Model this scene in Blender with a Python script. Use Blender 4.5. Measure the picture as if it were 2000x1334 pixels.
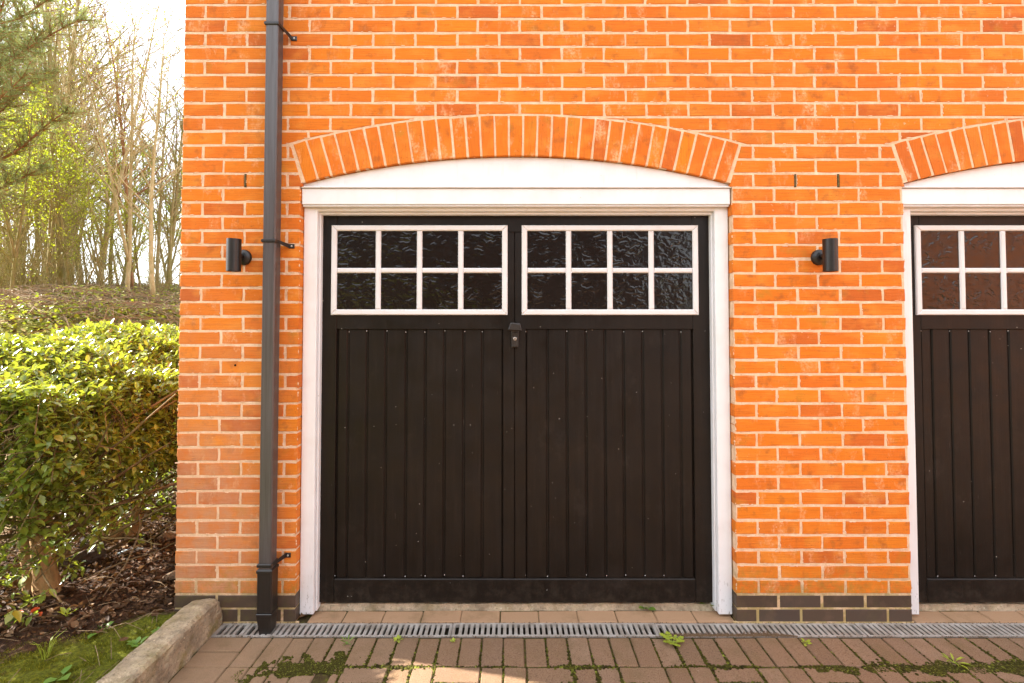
import bpy, math, random
import numpy as np
from mathutils import Vector, Matrix, Euler

for o in list(bpy.data.objects):
    bpy.data.objects.remove(o)
SC = bpy.context.scene
COL = SC.collection
RND = random.Random(7)
R = math.radians

# ------------------------------------------------------------------ camera
CAM_D, CAM_H, PITCH = 2.6, 1.551, 1.5623
cd = bpy.data.cameras.new('camera')
cam = bpy.data.objects.new('camera', cd)
COL.objects.link(cam)
cam.location = (0, -CAM_D, CAM_H)
cam.rotation_euler = (R(90 + PITCH), 0, 0)
cd.sensor_width = 36
cd.lens = 17.532
cd.shift_y = -0.0343
cd.clip_start = 0.02
cd.clip_end = 500
SC.camera = cam

# ------------------------------------------------------------------ sky, sun, exposure
SUN_EL, SUN_AZ = 35.0, 12.8      # azimuth: degrees behind the wall plane, from the left (-X)
to_sun = Vector((-math.cos(R(SUN_EL)) * math.cos(R(SUN_AZ)), math.cos(R(SUN_EL)) * math.sin(R(SUN_AZ)), math.sin(R(SUN_EL))))
W = bpy.data.worlds.new('World')
SC.world = W
W.use_nodes = True
wn, wl = W.node_tree.nodes, W.node_tree.links
bg = wn['Background']
sky = wn.new('ShaderNodeTexSky')
sky.sky_type = 'NISHITA'
sky.sun_disc = False
sky.sun_elevation = R(SUN_EL)
sky.sun_rotation = math.atan2(to_sun.x, to_sun.y)
sky.dust_density = 1.0
sky.ozone_density = 0.8
# thin bright cloud over the whole sky
tc = wn.new('ShaderNodeTexCoord')
cn = wn.new('ShaderNodeTexNoise')
cn.inputs['Scale'].default_value = 2.2
cn.inputs['Detail'].default_value = 6
cr = wn.new('ShaderNodeMapRange')
cr.inputs[1].default_value = 0.30
cr.inputs[2].default_value = 0.62
cr.inputs[3].default_value = 0.35
cr.inputs[4].default_value = 0.95
mx = wn.new('ShaderNodeMix')
mx.data_type = 'RGBA'
mx.inputs[7].default_value = (6.4, 6.55, 6.8, 1)
wl.new(tc.outputs['Generated'], cn.inputs['Vector'])
wl.new(cn.outputs['Fac'], cr.inputs[0])
wl.new(cr.outputs[0], mx.inputs[0])
wl.new(sky.outputs[0], mx.inputs[6])
wl.new(mx.outputs[2], bg.inputs['Color'])
bg.inputs['Strength'].default_value = 0.11

sd = bpy.data.lights.new('sun', 'SUN')
sun = bpy.data.objects.new('sun', sd)
COL.objects.link(sun)
sd.energy = 5.0
sd.angle = R(0.6)
sd.color = (1.0, 0.955, 0.88)
sun.rotation_euler = (-to_sun).to_track_quat('-Z', 'Y').to_euler()
sun.location = (-6, 2, 8)
SC.view_settings.view_transform = 'Standard'
SC.view_settings.look = 'None'
SC.view_settings.gamma = 1.0
SC.view_settings.use_curve_mapping = False
SC.view_settings.exposure = 2.33
SC.cycles.max_bounces = 6
SC.cycles.use_adaptive_sampling = True
SC.cycles.adaptive_threshold = 0.025
SC.cycles.use_denoising = True


# ------------------------------------------------------------------ helpers
def empty(name, loc=(0, 0, 0), parent=None):
    o = bpy.data.objects.new(name, None)
    COL.objects.link(o)
    o.location = loc
    o.empty_display_size = 0.1
    if parent:
        o.parent = parent
    return o


def tag(o, label=None, cat=None, group=None, kind=None):
    if label: o['label'] = label
    if cat: o['category'] = cat
    if group: o['group'] = group
    if kind: o['kind'] = kind
    return o


class MB:
    def __init__(s):
        s.v, s.f = [], []

    def add(s, vs, fs):
        b = len(s.v)
        s.v.extend(vs)
        s.f.extend([tuple(i + b for i in q) for q in fs])

    def box(s, x0, x1, y0, y1, z0, z1):
        s.add([(x0, y0, z0), (x1, y0, z0), (x1, y1, z0), (x0, y1, z0), (x0, y0, z1), (x1, y0, z1), (x1, y1, z1), (x0, y1, z1)],
              [(0, 3, 2, 1), (4, 5, 6, 7), (0, 1, 5, 4), (1, 2, 6, 5), (2, 3, 7, 6), (3, 0, 4, 7)])

    def cbox(s, x0, x1, y0, y1, z0, z1, c=0.002):
        """box with chamfered edges"""
        xs, ys, zs = (x0, x1), (y0, y1), (z0, z1)
        b = len(s.v)
        idx = {}
        for i in (0, 1):
            for j in (0, 1):
                for k in (0, 1):
                    p = (xs[i], ys[j], zs[k])
                    si, sj, sk = (c, -c)[i], (c, -c)[j], (c, -c)[k]
                    idx[i, j, k, 0] = len(s.v); s.v.append((p[0], p[1] + sj, p[2] + sk))
                    idx[i, j, k, 1] = len(s.v); s.v.append((p[0] + si, p[1], p[2] + sk))
                    idx[i, j, k, 2] = len(s.v); s.v.append((p[0] + si, p[1] + sj, p[2]))
        F = []
        for i in (0, 1):
            q = [idx[i, 0, 0, 0], idx[i, 1, 0, 0], idx[i, 1, 1, 0], idx[i, 0, 1, 0]]
            F.append(tuple(q if i else q[::-1]))
            q = [idx[0, i, 0, 1], idx[1, i, 0, 1], idx[1, i, 1, 1], idx[0, i, 1, 1]]
            F.append(tuple(q[::-1] if i else q))
            q = [idx[0, 0, i, 2], idx[1, 0, i, 2], idx[1, 1, i, 2], idx[0, 1, i, 2]]
            F.append(tuple(q if i else q[::-1]))
        for j in (0, 1):
            for k in (0, 1):
                q = [idx[0, j, k, 1], idx[1, j, k, 1], idx[1, j, k, 2], idx[0, j, k, 2]]
                F.append(tuple(q if j == k else q[::-1]))
                q = [idx[j, 0, k, 0], idx[j, 1, k, 0], idx[j, 1, k, 2], idx[j, 0, k, 2]]
                F.append(tuple(q[::-1] if j == k else q))
                q = [idx[j, k, 0, 0], idx[j, k, 1, 0], idx[j, k, 1, 1], idx[j, k, 0, 1]]
                F.append(tuple(q if j == k else q[::-1]))
        for i in (0, 1):
            for j in (0, 1):
                for k in (0, 1):
                    q = [idx[i, j, k, 0], idx[i, j, k, 1], idx[i, j, k, 2]]
                    F.append(tuple(q if (i + j + k) % 2 else q[::-1]))
        s.f.extend(F)

    def tube(s, pts, rad, n=6, cap=True):
        pts = [Vector(p) for p in pts]
        rings = []
        up = None
        for i, p in enumerate(pts):
            t = (pts[min(i + 1, len(pts) - 1)] - pts[max(i - 1, 0)])
            if t.length < 1e-9: t = Vector((0, 0, 1))
            t.normalize()
            if up is None:
                up = Vector((0, 0, 1)) if abs(t.z) < 0.9 else Vector((1, 0, 0))
            a = t.cross(up)
            if a.length < 1e-4:
                a = t.cross(Vector((0.3, 1, 0.2)))
            a.normalize()
            up = a.cross(t)
            b = up
            r = rad[i] if hasattr(rad, '__len__') else rad
            ring = []
            for k in range(n):
                th = 2 * math.pi * k / n
                q = p + (a * math.cos(th) + b * math.sin(th)) * r
                ring.append(len(s.v)); s.v.append(tuple(q))
            rings.append(ring)
        for i in range(len(rings) - 1):
            A, B = rings[i], rings[i + 1]
            for k in range(n):
                s.f.append((A[k], A[(k + 1) % n], B[(k + 1) % n], B[k]))
        if cap:
            s.f.append(tuple(rings[0][::-1])); s.f.append(tuple(rings[-1]))

    def lathe(s, prof, n=24, M=None):
        """prof: (r, h) pairs about local Z"""
        b = len(s.v)
        for r, h in prof:
            for k in range(n):
                th = 2 * math.pi * k / n
                p = Vector((r * math.cos(th), r * math.sin(th), h))
                s.v.append(tuple(M @ p if M else p))
        for i in range(len(prof) - 1):
            for k in range(n):
                s.f.append((b + i * n + k, b + i * n + (k + 1) % n, b + (i + 1) * n + (k + 1) % n, b + (i + 1) * n + k))
        s.f.append(tuple(b + k for k in range(n))[::-1])
        s.f.append(tuple(b + (len(prof) - 1) * n + k for k in range(n)))

    def slab(s, poly, y_f, y_b, c=0.002):
        """convex polygon in X,Z (counter-clockwise seen from the front) extruded from y_b to y_f with a chamfered front"""
        n = len(poly)
        ins = inset(poly, c)
        b = len(s.v)
        s.v += [(p[0], y_b, p[1]) for p in poly]
        s.v += [(p[0], y_f + c, p[1]) for p in poly]
        s.v += [(p[0], y_f, p[1]) for p in ins]
        for i in range(n):
            j = (i + 1) % n
            s.f.append((b + i, b + j, b + n + j, b + n + i))
            s.f.append((b + n + i, b + n + j, b + 2 * n + j, b + 2 * n + i))
        s.f.append(tuple(b + 2 * n + i for i in range(n)))

    def mesh(s, name, mat=None, smooth=False):
        me = bpy.data.meshes.new(name)
        me.from_pydata([tuple(v) for v in s.v], [], s.f)
        if mat: me.materials.append(mat)
        if smooth:
            me.polygons.foreach_set('use_smooth', [True] * len(me.polygons))
        me.update()
        return me

    def obj(s, name, mat, parent=None, loc=(0, 0, 0), smooth=False):
        return link(name, s.mesh(name, mat, smooth), parent, loc)


def link(name, me, parent=None, loc=(0, 0, 0), rot=None):
    o = bpy.data.objects.new(name, me)
    COL.objects.link(o)
    o.location = loc
    if rot: o.rotation_euler = rot
    if parent: o.parent = parent
    return o


def inset(poly, c):
    n = len(poly)
    out = []
    for i in range(n):
        p0, p1, p2 = Vector(poly[i - 1]), Vector(poly[i]), Vector(poly[(i + 1) % n])
        e1 = (p1 - p0); e2 = (p2 - p1)
        if e1.length < 1e-9 or e2.length < 1e-9:
            out.append(tuple(p1)); continue
        e1.normalize(); e2.normalize()
        n1 = Vector((-e1.y, e1.x)); n2 = Vector((-e2.y, e2.x))
        m = n1 + n2
        d = max(0.35, 1 + n1.dot(n2))
        out.append(tuple(p1 + m * (c / d)))
    return out


def clip(poly, px, pz, nx, nz):
    """keep the side where (p-(px,pz)).(nx,nz) >= 0"""
    out = []
    n = len(poly)
    for i in range(n):
        a, b = poly[i], poly[(i + 1) % n]
        da = (a[0] - px) * nx + (a[1] - pz) * nz
        db = (b[0] - px) * nx + (b[1] - pz) * nz
        if da >= 0: out.append(a)
        if (da >= 0) != (db >= 0):
            t = da / (da - db)
            out.append((a[0] + (b[0] - a[0]) * t, a[1] + (b[1] - a[1]) * t))
    res = []
    for p in out:
        if not res or math.dist(p, res[-1]) > 0.0015: res.append(p)
    if len(res) > 1 and math.dist(res[0], res[-1]) < 0.0015: res.pop()
    return res


def area(poly):
    return 0.5 * sum(poly[i - 1][0] * poly[i][1] - poly[i][0] * poly[i - 1][1] for i in range(len(poly)))


# ------------------------------------------------------------------ materials
class NT:
    """small node-graph helper"""
    def __init__(s, name):
        s.m = bpy.data.materials.new(name)
        s.m.use_nodes = True
        s.t = s.m.node_tree
        s.N, s.L = s.t.nodes, s.t.links
        s.b = s.N['Principled BSDF']
        s.out = s.N['Material Output']
        g = s.N.new('ShaderNodeNewGeometry')
        s.pos = g.outputs['Position']
        s.isl = g.outputs['Random Per Island']
        s.oi = s.N.new('ShaderNodeObjectInfo').outputs['Random']

    def inp(s, sock, val):
        if isinstance(val, bpy.types.NodeSocket): s.L.new(val, sock)
        elif isinstance(val, (tuple, list)) and len(val) == 3 and sock.type == 'RGBA': sock.default_value = (*val, 1)
        else: sock.default_value = val

    def rand(s):
        a = s.math('ADD', s.isl, s.oi)
        return s.math('FRACT', a)

    def math(s, op, a, b=0.0, clamp=False):
        n = s.N.new('ShaderNodeMath'); n.operation = op; n.use_clamp = clamp
        s.inp(n.inputs[0], a); s.inp(n.inputs[1], b)
        return n.outputs[0]

    def map(s, vec=None, scale=(1, 1, 1), loc=(0, 0, 0), rot=(0, 0, 0)):
        n = s.N.new('ShaderNodeMapping')
        s.inp(n.inputs['Vector'], vec or s.pos)
        n.inputs['Scale'].default_value = scale
        s.inp(n.inputs['Location'], loc)
        n.inputs['Rotation'].default_value = rot
        return n.outputs[0]

    def noise(s, scale, detail=4, rough=0.55, vec=None, dist=0.0):
        n = s.N.new('ShaderNodeTexNoise')
        s.inp(n.inputs['Vector'], vec or s.pos)
        n.inputs['Scale'].default_value = scale
        n.inputs['Detail'].default_value = detail
        n.inputs['Roughness'].default_value = rough
        n.inputs['Distortion'].default_value = dist
        return n.outputs['Fac']

    def voronoi(s, scale, vec=None, feature='F1', out='Distance'):
        n = s.N.new('ShaderNodeTexVoronoi')
        n.feature = feature
        s.inp(n.inputs['Vector'], vec or s.pos)
        n.inputs['Scale'].default_value = scale
        return n.outputs[out]

    def ramp(s, fac, stops, interp='LINEAR'):
        n = s.N.new('ShaderNodeValToRGB')
        n.color_ramp.interpolation = interp
        e = n.color_ramp.elements
        while len(e) < len(stops): e.new(0.5)
        for q, (p, c) in zip(e, stops):
            q.position = p
            q.color = (*c, 1) if not isinstance(c, (int, float)) else (c, c, c, 1)
        s.inp(n.inputs[0], fac)
        return n.outputs[0]

    def rng(s, v, a, b, c=0.0, d=1.0, smooth=False):
        n = s.N.new('ShaderNodeMapRange')
        if smooth: n.interpolation_type = 'SMOOTHSTEP'
        s.inp(n.inputs[0], v)
        for i, q in zip((1, 2, 3, 4), (a, b, c, d)): n.inputs[i].default_value = q
        return n.outputs[0]

    def mix(s, fac, a, b, mode='MIX'):
        n = s.N.new('ShaderNodeMix'); n.data_type = 'RGBA'; n.blend_type = mode
        s.inp(n.inputs[0], fac); s.inp(n.inputs[6], a); s.inp(n.inputs[7], b)
        return n.outputs[2]

    def xyz(s, vec=None):
        n = s.N.new('ShaderNodeSeparateXYZ')
        s.inp(n.inputs[0], vec or s.pos)
        return n.outputs

    def bump(s, h, dist=0.002, strength=1.0, prev=None):
        n = s.N.new('ShaderNodeBump')
        n.inputs['Strength'].default_value = strength
        n.inputs['Distance'].default_value = dist
        s.inp(n.inputs['Height'], h)
        if prev: s.L.new(prev, n.inputs['Normal'])
        return n.outputs[0]

    def done(s, col=None, rough=0.8, normal=None, spec=0.4, metal=0.0):
        if col is not None: s.inp(s.b.inputs['Base Color'], col)
        s.inp(s.b.inputs['Roughness'], rough)
        s.inp(s.b.inputs['Specular IOR Level'], spec)
        s.inp(s.b.inputs['Metallic'], metal)
        if normal: s.L.new(normal, s.b.inputs['Normal'])
        return s.m


def brick_mat(name, stretch):
    t = NT(name)
    r = t.rand()
    base = t.ramp(r, [(0.0, (0.64, 0.168, 0.012)), (0.18, (0.69, 0.205, 0.013)), (0.36, (0.60, 0.145, 0.013)), (0.52, (0.67, 0.182, 0.013)),
                      (0.68, (0.62, 0.150, 0.015)), (0.84, (0.66, 0.195, 0.018)), (0.93, (0.55, 0.128, 0.018)), (1.0, (0.47, 0.110, 0.018))])
    off = t.N.new('ShaderNodeCombineXYZ')
    t.L.new(t.math('MULTIPLY', r, 37.0), off.inputs[0]); t.L.new(t.math('MULTIPLY', r, 91.0), off.inputs[1])
    v = t.map(loc=off.outputs[0])
    # broad clouding within a brick
    n1 = t.noise(9, 3, 0.5, t.map(v, (0.8, 1, 1.3)))
    col = t.mix(t.rng(n1, 0.50, 0.70, 0, 0.55), base, (0.72, 0.27, 0.04))
    n2 = t.noise(13, 4, 0.6, t.map(v, (1, 1, 1), (3, 1, 5)))
    col = t.mix(t.rng(n2, 0.57, 0.76, 0, 0.75), col, (0.27, 0.085, 0.022))
    # olive / sooty patches
    n3 = t.noise(5.2, 4, 0.6, t.map(v, (1, 1, 1), (11, 4, 2)))
    col = t.mix(t.rng(n3, 0.60, 0.76, 0, 0.65), col, (0.36, 0.21, 0.025))
    # dragged wire streaks
    st = t.noise(1, 5, 0.65, t.map(v, stretch))
    col = t.mix(t.rng(st, 0.50, 0.66, 0, 0.34), col, (0.38, 0.085, 0.015))
    big = t.noise(0.9, 4, 0.6, t.map(None, (1, 1, 1), (2, 2, 6)))
    col = t.mix(t.rng(big, 0.50, 0.70, 0, 0.40), col, (0.45, 0.115, 0.02))
    # pits
    pit = t.noise(190, 2, 0.5)
    col = t.mix(t.rng(pit, 0.67, 0.73, 0, 0.75), col, (0.16, 0.045, 0.014))
    # mortar smears and efflorescence
    sm = t.noise(6.0, 5, 0.68, t.map(v, (1.5, 1, 0.8), (7, 7, 1)))
    zone = t.rng(t.noise(1.6, 3, 0.55, t.map(None, (1, 1, 1), (3, 0, 1))), 0.40, 0.58, 0.25, 1.0)
    smf = t.math('MULTIPLY', t.math('MULTIPLY', t.rng(sm, 0.56, 0.66), t.rng(t.noise(70, 3, 0.6), 0.35, 0.62)), zone)
    col = t.mix(t.math('MULTIPLY', smf, 0.70), col, (0.78, 0.46, 0.25))
    ef = t.noise(21, 4, 0.7, t.map(None, (1, 1, 1), (2, 0, 9)))
    col = t.mix(t.math('MULTIPLY', t.rng(ef, 0.66, 0.74, 0, 0.8), zone), col, (0.78, 0.55, 0.38))
    # weathering towards the ground and the free corner: paler, greyer, then algae
    X, Y, Z = t.xyz()
    low = t.math('MULTIPLY', t.rng(t.math('ADD', Z, t.math('MULTIPLY', t.noise(2.2, 4), 1.0)), 2.3, 0.95), t.rng(t.math('ADD', X, t.math('MULTIPLY', t.noise(3, 3), 0.6)), -0.75, -1.25))
    col = t.mix(t.math('MULTIPLY', t.math('MULTIPLY', low, 0.85), t.rng(t.noise(12, 4, 0.65, v), 0.30, 0.62, 0.25, 1.0)), col, (0.49, 0.25, 0.14))
    alg = t.math('MULTIPLY', t.rng(t.math('ADD', Z, t.math('MULTIPLY', t.noise(4.5, 4), 0.34)), 0.50, 0.30), t.rng(t.noise(26, 4, 0.7), 0.40, 0.62))
    col = t.mix(t.math('MULTIPLY', alg, 0.70), col, (0.30, 0.19, 0.03))
    h = t.math('ADD', t.math('MULTIPLY', t.noise(60, 5, 0.65), 0.6), t.math('MULTIPLY', st, 0.9))
    h = t.math('SUBTRACT', h, t.math('MULTIPLY', t.rng(pit, 0.62, 0.75), 0.5))
    h = t.math('ADD', h, t.math('MULTIPLY', smf, 0.25))
    return t.done(col, 0.88, t.bump(h, 0.0035, 0.9), 0.25)


def blue_brick_mat():
    t = NT('engineering_brick')
    r = t.rand()
    col = t.ramp(r, [(0, (0.055, 0.034, 0.022)), (0.5, (0.078, 0.050, 0.032)), (1, (0.068, 0.046, 0.034))])
    col = t.mix(t.rng(t.noise(14, 4, 0.6), 0.5, 0.75, 0, 0.5), col, (0.14, 0.085, 0.055))
    X, Y, Z = t.xyz()
    alg = t.math('MULTIPLY', t.rng(t.noise(10, 5, 0.7), 0.52, 0.68), t.rng(X, -0.9, -1.5, 0.25, 0.9))
    col = t.mix(t.math('MULTIPLY', alg, 0.5), col, (0.12, 0.11, 0.02))
    return t.done(col, 0.55, t.bump(t.noise(120, 4), 0.001, 0.6), 0.4)


def mortar_mat():
    t = NT('mortar')
    col = t.ramp(t.noise(24, 4, 0.6), [(0.3, (0.64, 0.41, 0.25)), (0.55, (0.74, 0.51, 0.335)), (0.75, (0.80, 0.61, 0.45))])
    X, Y, Z = t.xyz()
    alg = t.math('MULTIPLY', t.rng(t.math('ADD', Z, t.math('MULTIPLY', t.noise(5, 4), 0.25)), 0.40, 0.22), t.rng(t.noise(18, 4, 0.7), 0.30, 0.52))
    col = t.mix(t.math('MULTIPLY', alg, 0.75), col, (0.27, 0.22, 0.06))
    col = t.mix(t.rng(t.noise(45, 4), 0.62, 0.72, 0, 0.5), col, (0.34, 0.20, 0.12))
    h = t.math('ADD', t.noise(150, 4, 0.7), t.math('MULTIPLY', t.noise(40, 3), 1.2))
    return t.done(col, 0.95, t.bump(h, 0.004, 0.9), 0.15)


def paint_mat(name, c, rough, dirt=(0.45, 0.36, 0.27), chip=0.0, low_dirt=0.0):
    t = NT(name)
    col = t.mix(t.rng(t.noise(7, 4, 0.6), 0.45, 0.8, 0, 0.22), c, dirt)
    col = t.mix(t.rng(t.noise(1, 4, 0.6, t.map(None, (60, 60, 5))), 0.60, 0.80, 0, 0.25), col, dirt)
    if chip:
        X, Y, Z = t.xyz()
        m = t.math('MULTIPLY', t.rng(t.noise(1, 4, 0.7, t.map(None, (110, 110, 26))), 0.61, 0.65), t.rng(t.math('ADD', Z, t.math('MULTIPLY', t.noise(9), 0.12)), 0.30, 0.10))
        col = t.mix(t.math('MULTIPLY', m, chip), col, (0.16, 0.115, 0.08))
        m2 = t.rng(t.noise(46, 3, 0.7), 0.72, 0.74)
        col = t.mix(t.math('MULTIPLY', m2, 0.7), col, (0.22, 0.16, 0.11))
    h = t.math('ADD', t.noise(1, 4, 0.6, t.map(None, (160, 160, 12))), t.math('MULTIPLY', t.noise(30, 3), 0.6))
    return t.done(col, t.rng(t.noise(12), 0.3, 0.7, rough - 0.07, rough + 0.12), t.bump(h, 0.0008, 0.6), 0.4)


def black_paint_mat():
    t = NT('black_door_paint')
    X, Y, Z = t.xyz()
    base = t.mix(t.rng(t.noise(3.2, 4, 0.6), 0.35, 0.7), (0.0068, 0.0043, 0.0029), (0.0118, 0.0078, 0.0055))
    # grey bloom of old paint in long streaks, scuffs, dust and specks
    base = t.mix(t.rng(t.noise(1, 5, 0.65, t.map(None, (40, 40, 2.2))), 0.50, 0.75, 0, 0.40), base, (0.021, 0.0145, 0.011))
    base = t.mix(t.rng(t.noise(1, 4, 0.7, t.map(None, (6, 6, 5), rot=(0, 0.6, 0))), 0.60, 0.78, 0, 0.30), base, (0.045, 0.034, 0.027))
    sp = t.voronoi(30)
    keep = t.rng(t.noise(19, 2), 0.585, 0.605)
    base = t.mix(t.math('MULTIPLY', t.rng(sp, 0.075, 0.045), keep), base, (0.42, 0.38, 0.33))
    scr = t.rng(t.noise(1, 3, 0.6, t.map(None, (210, 1, 9), rot=(0, 0.35, 0))), 0.735, 0.75)
    base = t.mix(t.math('MULTIPLY', scr, 0.35), base, (0.20, 0.17, 0.14))
    low = t.rng(t.math('ADD', Z, t.math('MULTIPLY', t.noise(8, 4), 0.2)), 0.32, 0.12)
    base = t.mix(t.math('MULTIPLY', t.math('MULTIPLY', low, t.rng(t.noise(24, 4, 0.7), 0.45, 0.7)), 0.30), base, (0.09, 0.07, 0.05))
    h = t.math('ADD', t.noise(1, 5, 0.65, t.map(None, (150, 150, 6))), t.math('MULTIPLY', t.noise(60, 3), 0.5))
    return t.done(base, t.rng(t.noise(9, 4), 0.3, 0.7, 0.34, 0.58), t.bump(h, 0.0009, 0.8), 0.21)


def simple(name, c, rough=0.6, spec=0.4, metal=0.0, var=0.25, scale=30, bump=0.0, dark=None, stretch=(1, 1, 1)):
    t = NT(name)
    d = dark or tuple(q * 0.55 for q in c)
    col = t.mix(t.rng(t.noise(scale, 4, 0.6, t.map(None, stretch)), 0.35, 0.75, 0, min(1, var * 2)), c, d)
    nrm = t.bump(t.noise(scale * 3, 4, 0.6, t.map(None, stretch)), bump, 0.8) if bump else None
    return t.done(col, rough, nrm, spec, metal)


def glass_mat():
    t = NT('hammered_glass')
    off = t.N.new('ShaderNodeCombineXYZ')
    for k in (0, 2): t.L.new(t.math('MULTIPLY', t.oi, 40.0 + k * 7), off.inputs[k])
    base = t.map(None, (1, 1, 1), off.outputs[0])
    cmb = t.N.new('ShaderNodeCombineXYZ')
    t.L.new(t.math('MULTIPLY', t.noise(24, 2, 0.5, base), 1.5), cmb.inputs[0])
    t.L.new(t.math('MULTIPLY', t.noise(19, 2, 0.5, t.map(base, (1, 1, 1), (5, 2, 8))), 2.2), cmb.inputs[2])
    v = t.N.new('ShaderNodeVectorMath'); v.operation = 'ADD'
    t.L.new(t.map(base, (15, 15, 36)), v.inputs[0]); t.L.new(cmb.outputs[0], v.inputs[1])
    e = t.voronoi(1.0, v.outputs[0], 'DISTANCE_TO_EDGE')
    ridge = t.rng(e, 0.0, 0.42, 1.0, 0.0, True)
    h = t.math('ADD', t.math('MULTIPLY', ridge, t.rng(t.noise(16, 2, 0.5, base), 0.35, 0.6)), t.math('MULTIPLY', t.noise(40, 2, 0.5, base), 0.45))
    return t.done((0.006, 0.0042, 0.0035), 0.16, t.bump(h, 0.0019, 0.9), 0.42)


def leaf_mat(name, stops, trans=0.35, rough=0.35, tcol=(0.42, 0.50, 0.02), spec=0.5):
    t = NT(name)
    r = t.rand()
    col = t.ramp(r, stops)
    col = t.mix(t.rng(t.noise(60, 3), 0.5, 0.75, 0, 0.3), col, tuple(q * 0.6 for q in stops[0][1]))
    t.done(col, rough, None, spec)
    tr = t.N.new('ShaderNodeBsdfTranslucent')
    t.inp(tr.inputs['Color'], t.mix(0.65, col, tcol))
    ms = t.N.new('ShaderNodeMixShader')
    ms.inputs[0].default_value = trans
    t.L.new(t.b.outputs[0], ms.inputs[1]); t.L.new(tr.outputs[0], ms.inputs[2])
    t.L.new(ms.outputs[0], t.out.inputs['Surface'])
    return t.m


def paver_mat():
    t = NT('paver')
    r = t.rand()
    base = t.ramp(r, [(0, (0.190, 0.108, 0.062)), (0.3, (0.240, 0.144, 0.086)), (0.5, (0.210, 0.122, 0.070)), (0.75, (0.260, 0.162, 0.102)), (1, (0.175, 0.102, 0.060))])
    col = t.mix(t.rng(t.noise(11, 4, 0.6), 0.42, 0.7, 0, 0.6), base, (0.20, 0.118, 0.062))
    col = t.mix(t.rng(t.noise(200, 3, 0.7), 0.50, 0.66, 0, 0.75), col, (0.075, 0.045, 0.026))
    col = t.mix(t.rng(t.noise(330, 2, 0.6, t.map(None, (1, 1, 1), (5, 3, 1))), 0.60, 0.72, 0, 0.6), col, (0.42, 0.29, 0.19))
    col = t.mix(t.rng(t.noise(42, 4, 0.7, t.map(None, (1, 1, 1), (9, 3, 1))), 0.69, 0.75, 0, 0.6), col, (0.60, 0.48, 0.36))
    X, Y, Z = t.xyz()
    xw = t.math('ADD', X, t.math('MULTIPLY', t.noise(2.5, 3), 1.2))
    col = t.mix(t.rng(xw, 0.2, -0.9, 0, 0.6), col, (0.29, 0.195, 0.115))
    col = t.mix(t.rng(Y, -0.02, 0.0, 0, 0.75), col, (0.42, 0.255, 0.145))
    # algae film next to the joints on the right-hand side
    col = t.mix(t.math('MULTIPLY', t.rng(t.noise(5, 5, 0.65), 0.52, 0.68), 0.40), col, (0.12, 0.085, 0.032))
    h = t.math('ADD', t.noise(220, 3, 0.7), t.math('MULTIPLY', t.noise(35, 4), 1.0))
    return t.done(col, 0.92, t.bump(h, 0.0035, 1.0), 0.22)


def stone_mat(name, c, moss=0.4):
    t = NT(name)
    col = t.mix(t.rng(t.noise(14, 5, 0.65), 0.38, 0.66), c, tuple(q * 0.52 for q in c))
    col = t.mix(t.rng(t.noise(95, 3, 0.6), 0.56, 0.68, 0, 0.7), col, tuple(q * 0.34 for q in c))
    col = t.mix(t.rng(t.noise(60, 3, 0.6, t.map(None, (1, 1, 1), (4, 4, 4))), 0.62, 0.72, 0, 0.6), col, tuple(min(0.8, q * 1.7) for q in c))
    X, Y, Z = t.xyz()
    m = t.math('MULTIPLY', t.rng(t.noise(10, 5, 0.7, t.map(None, (1, 1, 1), (1, 8, 2))), 0.48, 0.66), t.rng(Z, 0.16, 0.0, 0.35, 1.0))
    col = t.mix(t.math('MULTIPLY', m, moss), col, (0.20, 0.165, 0.022))
    h = t.math('ADD', t.math('MULTIPLY', t.noise(28, 5, 0.7), 1.6), t.noise(140, 4, 0.7))
    return t.done(col, 0.95, t.bump(h, 0.009, 1.0), 0.2)


def bark_mat(name, a, b, moss=0.0):
    t = NT(name)
    col = t.mix(t.rng(t.noise(1, 5, 0.65, t.map(None, (26, 26, 9))), 0.35, 0.68), a, b)
    col = t.mix(t.math('MULTIPLY', t.rng(t.oi, 0, 1), 0.3), col, b)
    if moss:
        col = t.mix(t.math('MULTIPLY', t.rng(t.noise(5, 4, 0.6), 0.42, 0.62), moss), col, (0.16, 0.17, 0.022))
    return t.done(col, 0.9, t.bump(t.noise(1, 4, 0.7, t.map(None, (70, 70, 30))), 0.006, 0.9), 0.2)


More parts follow.
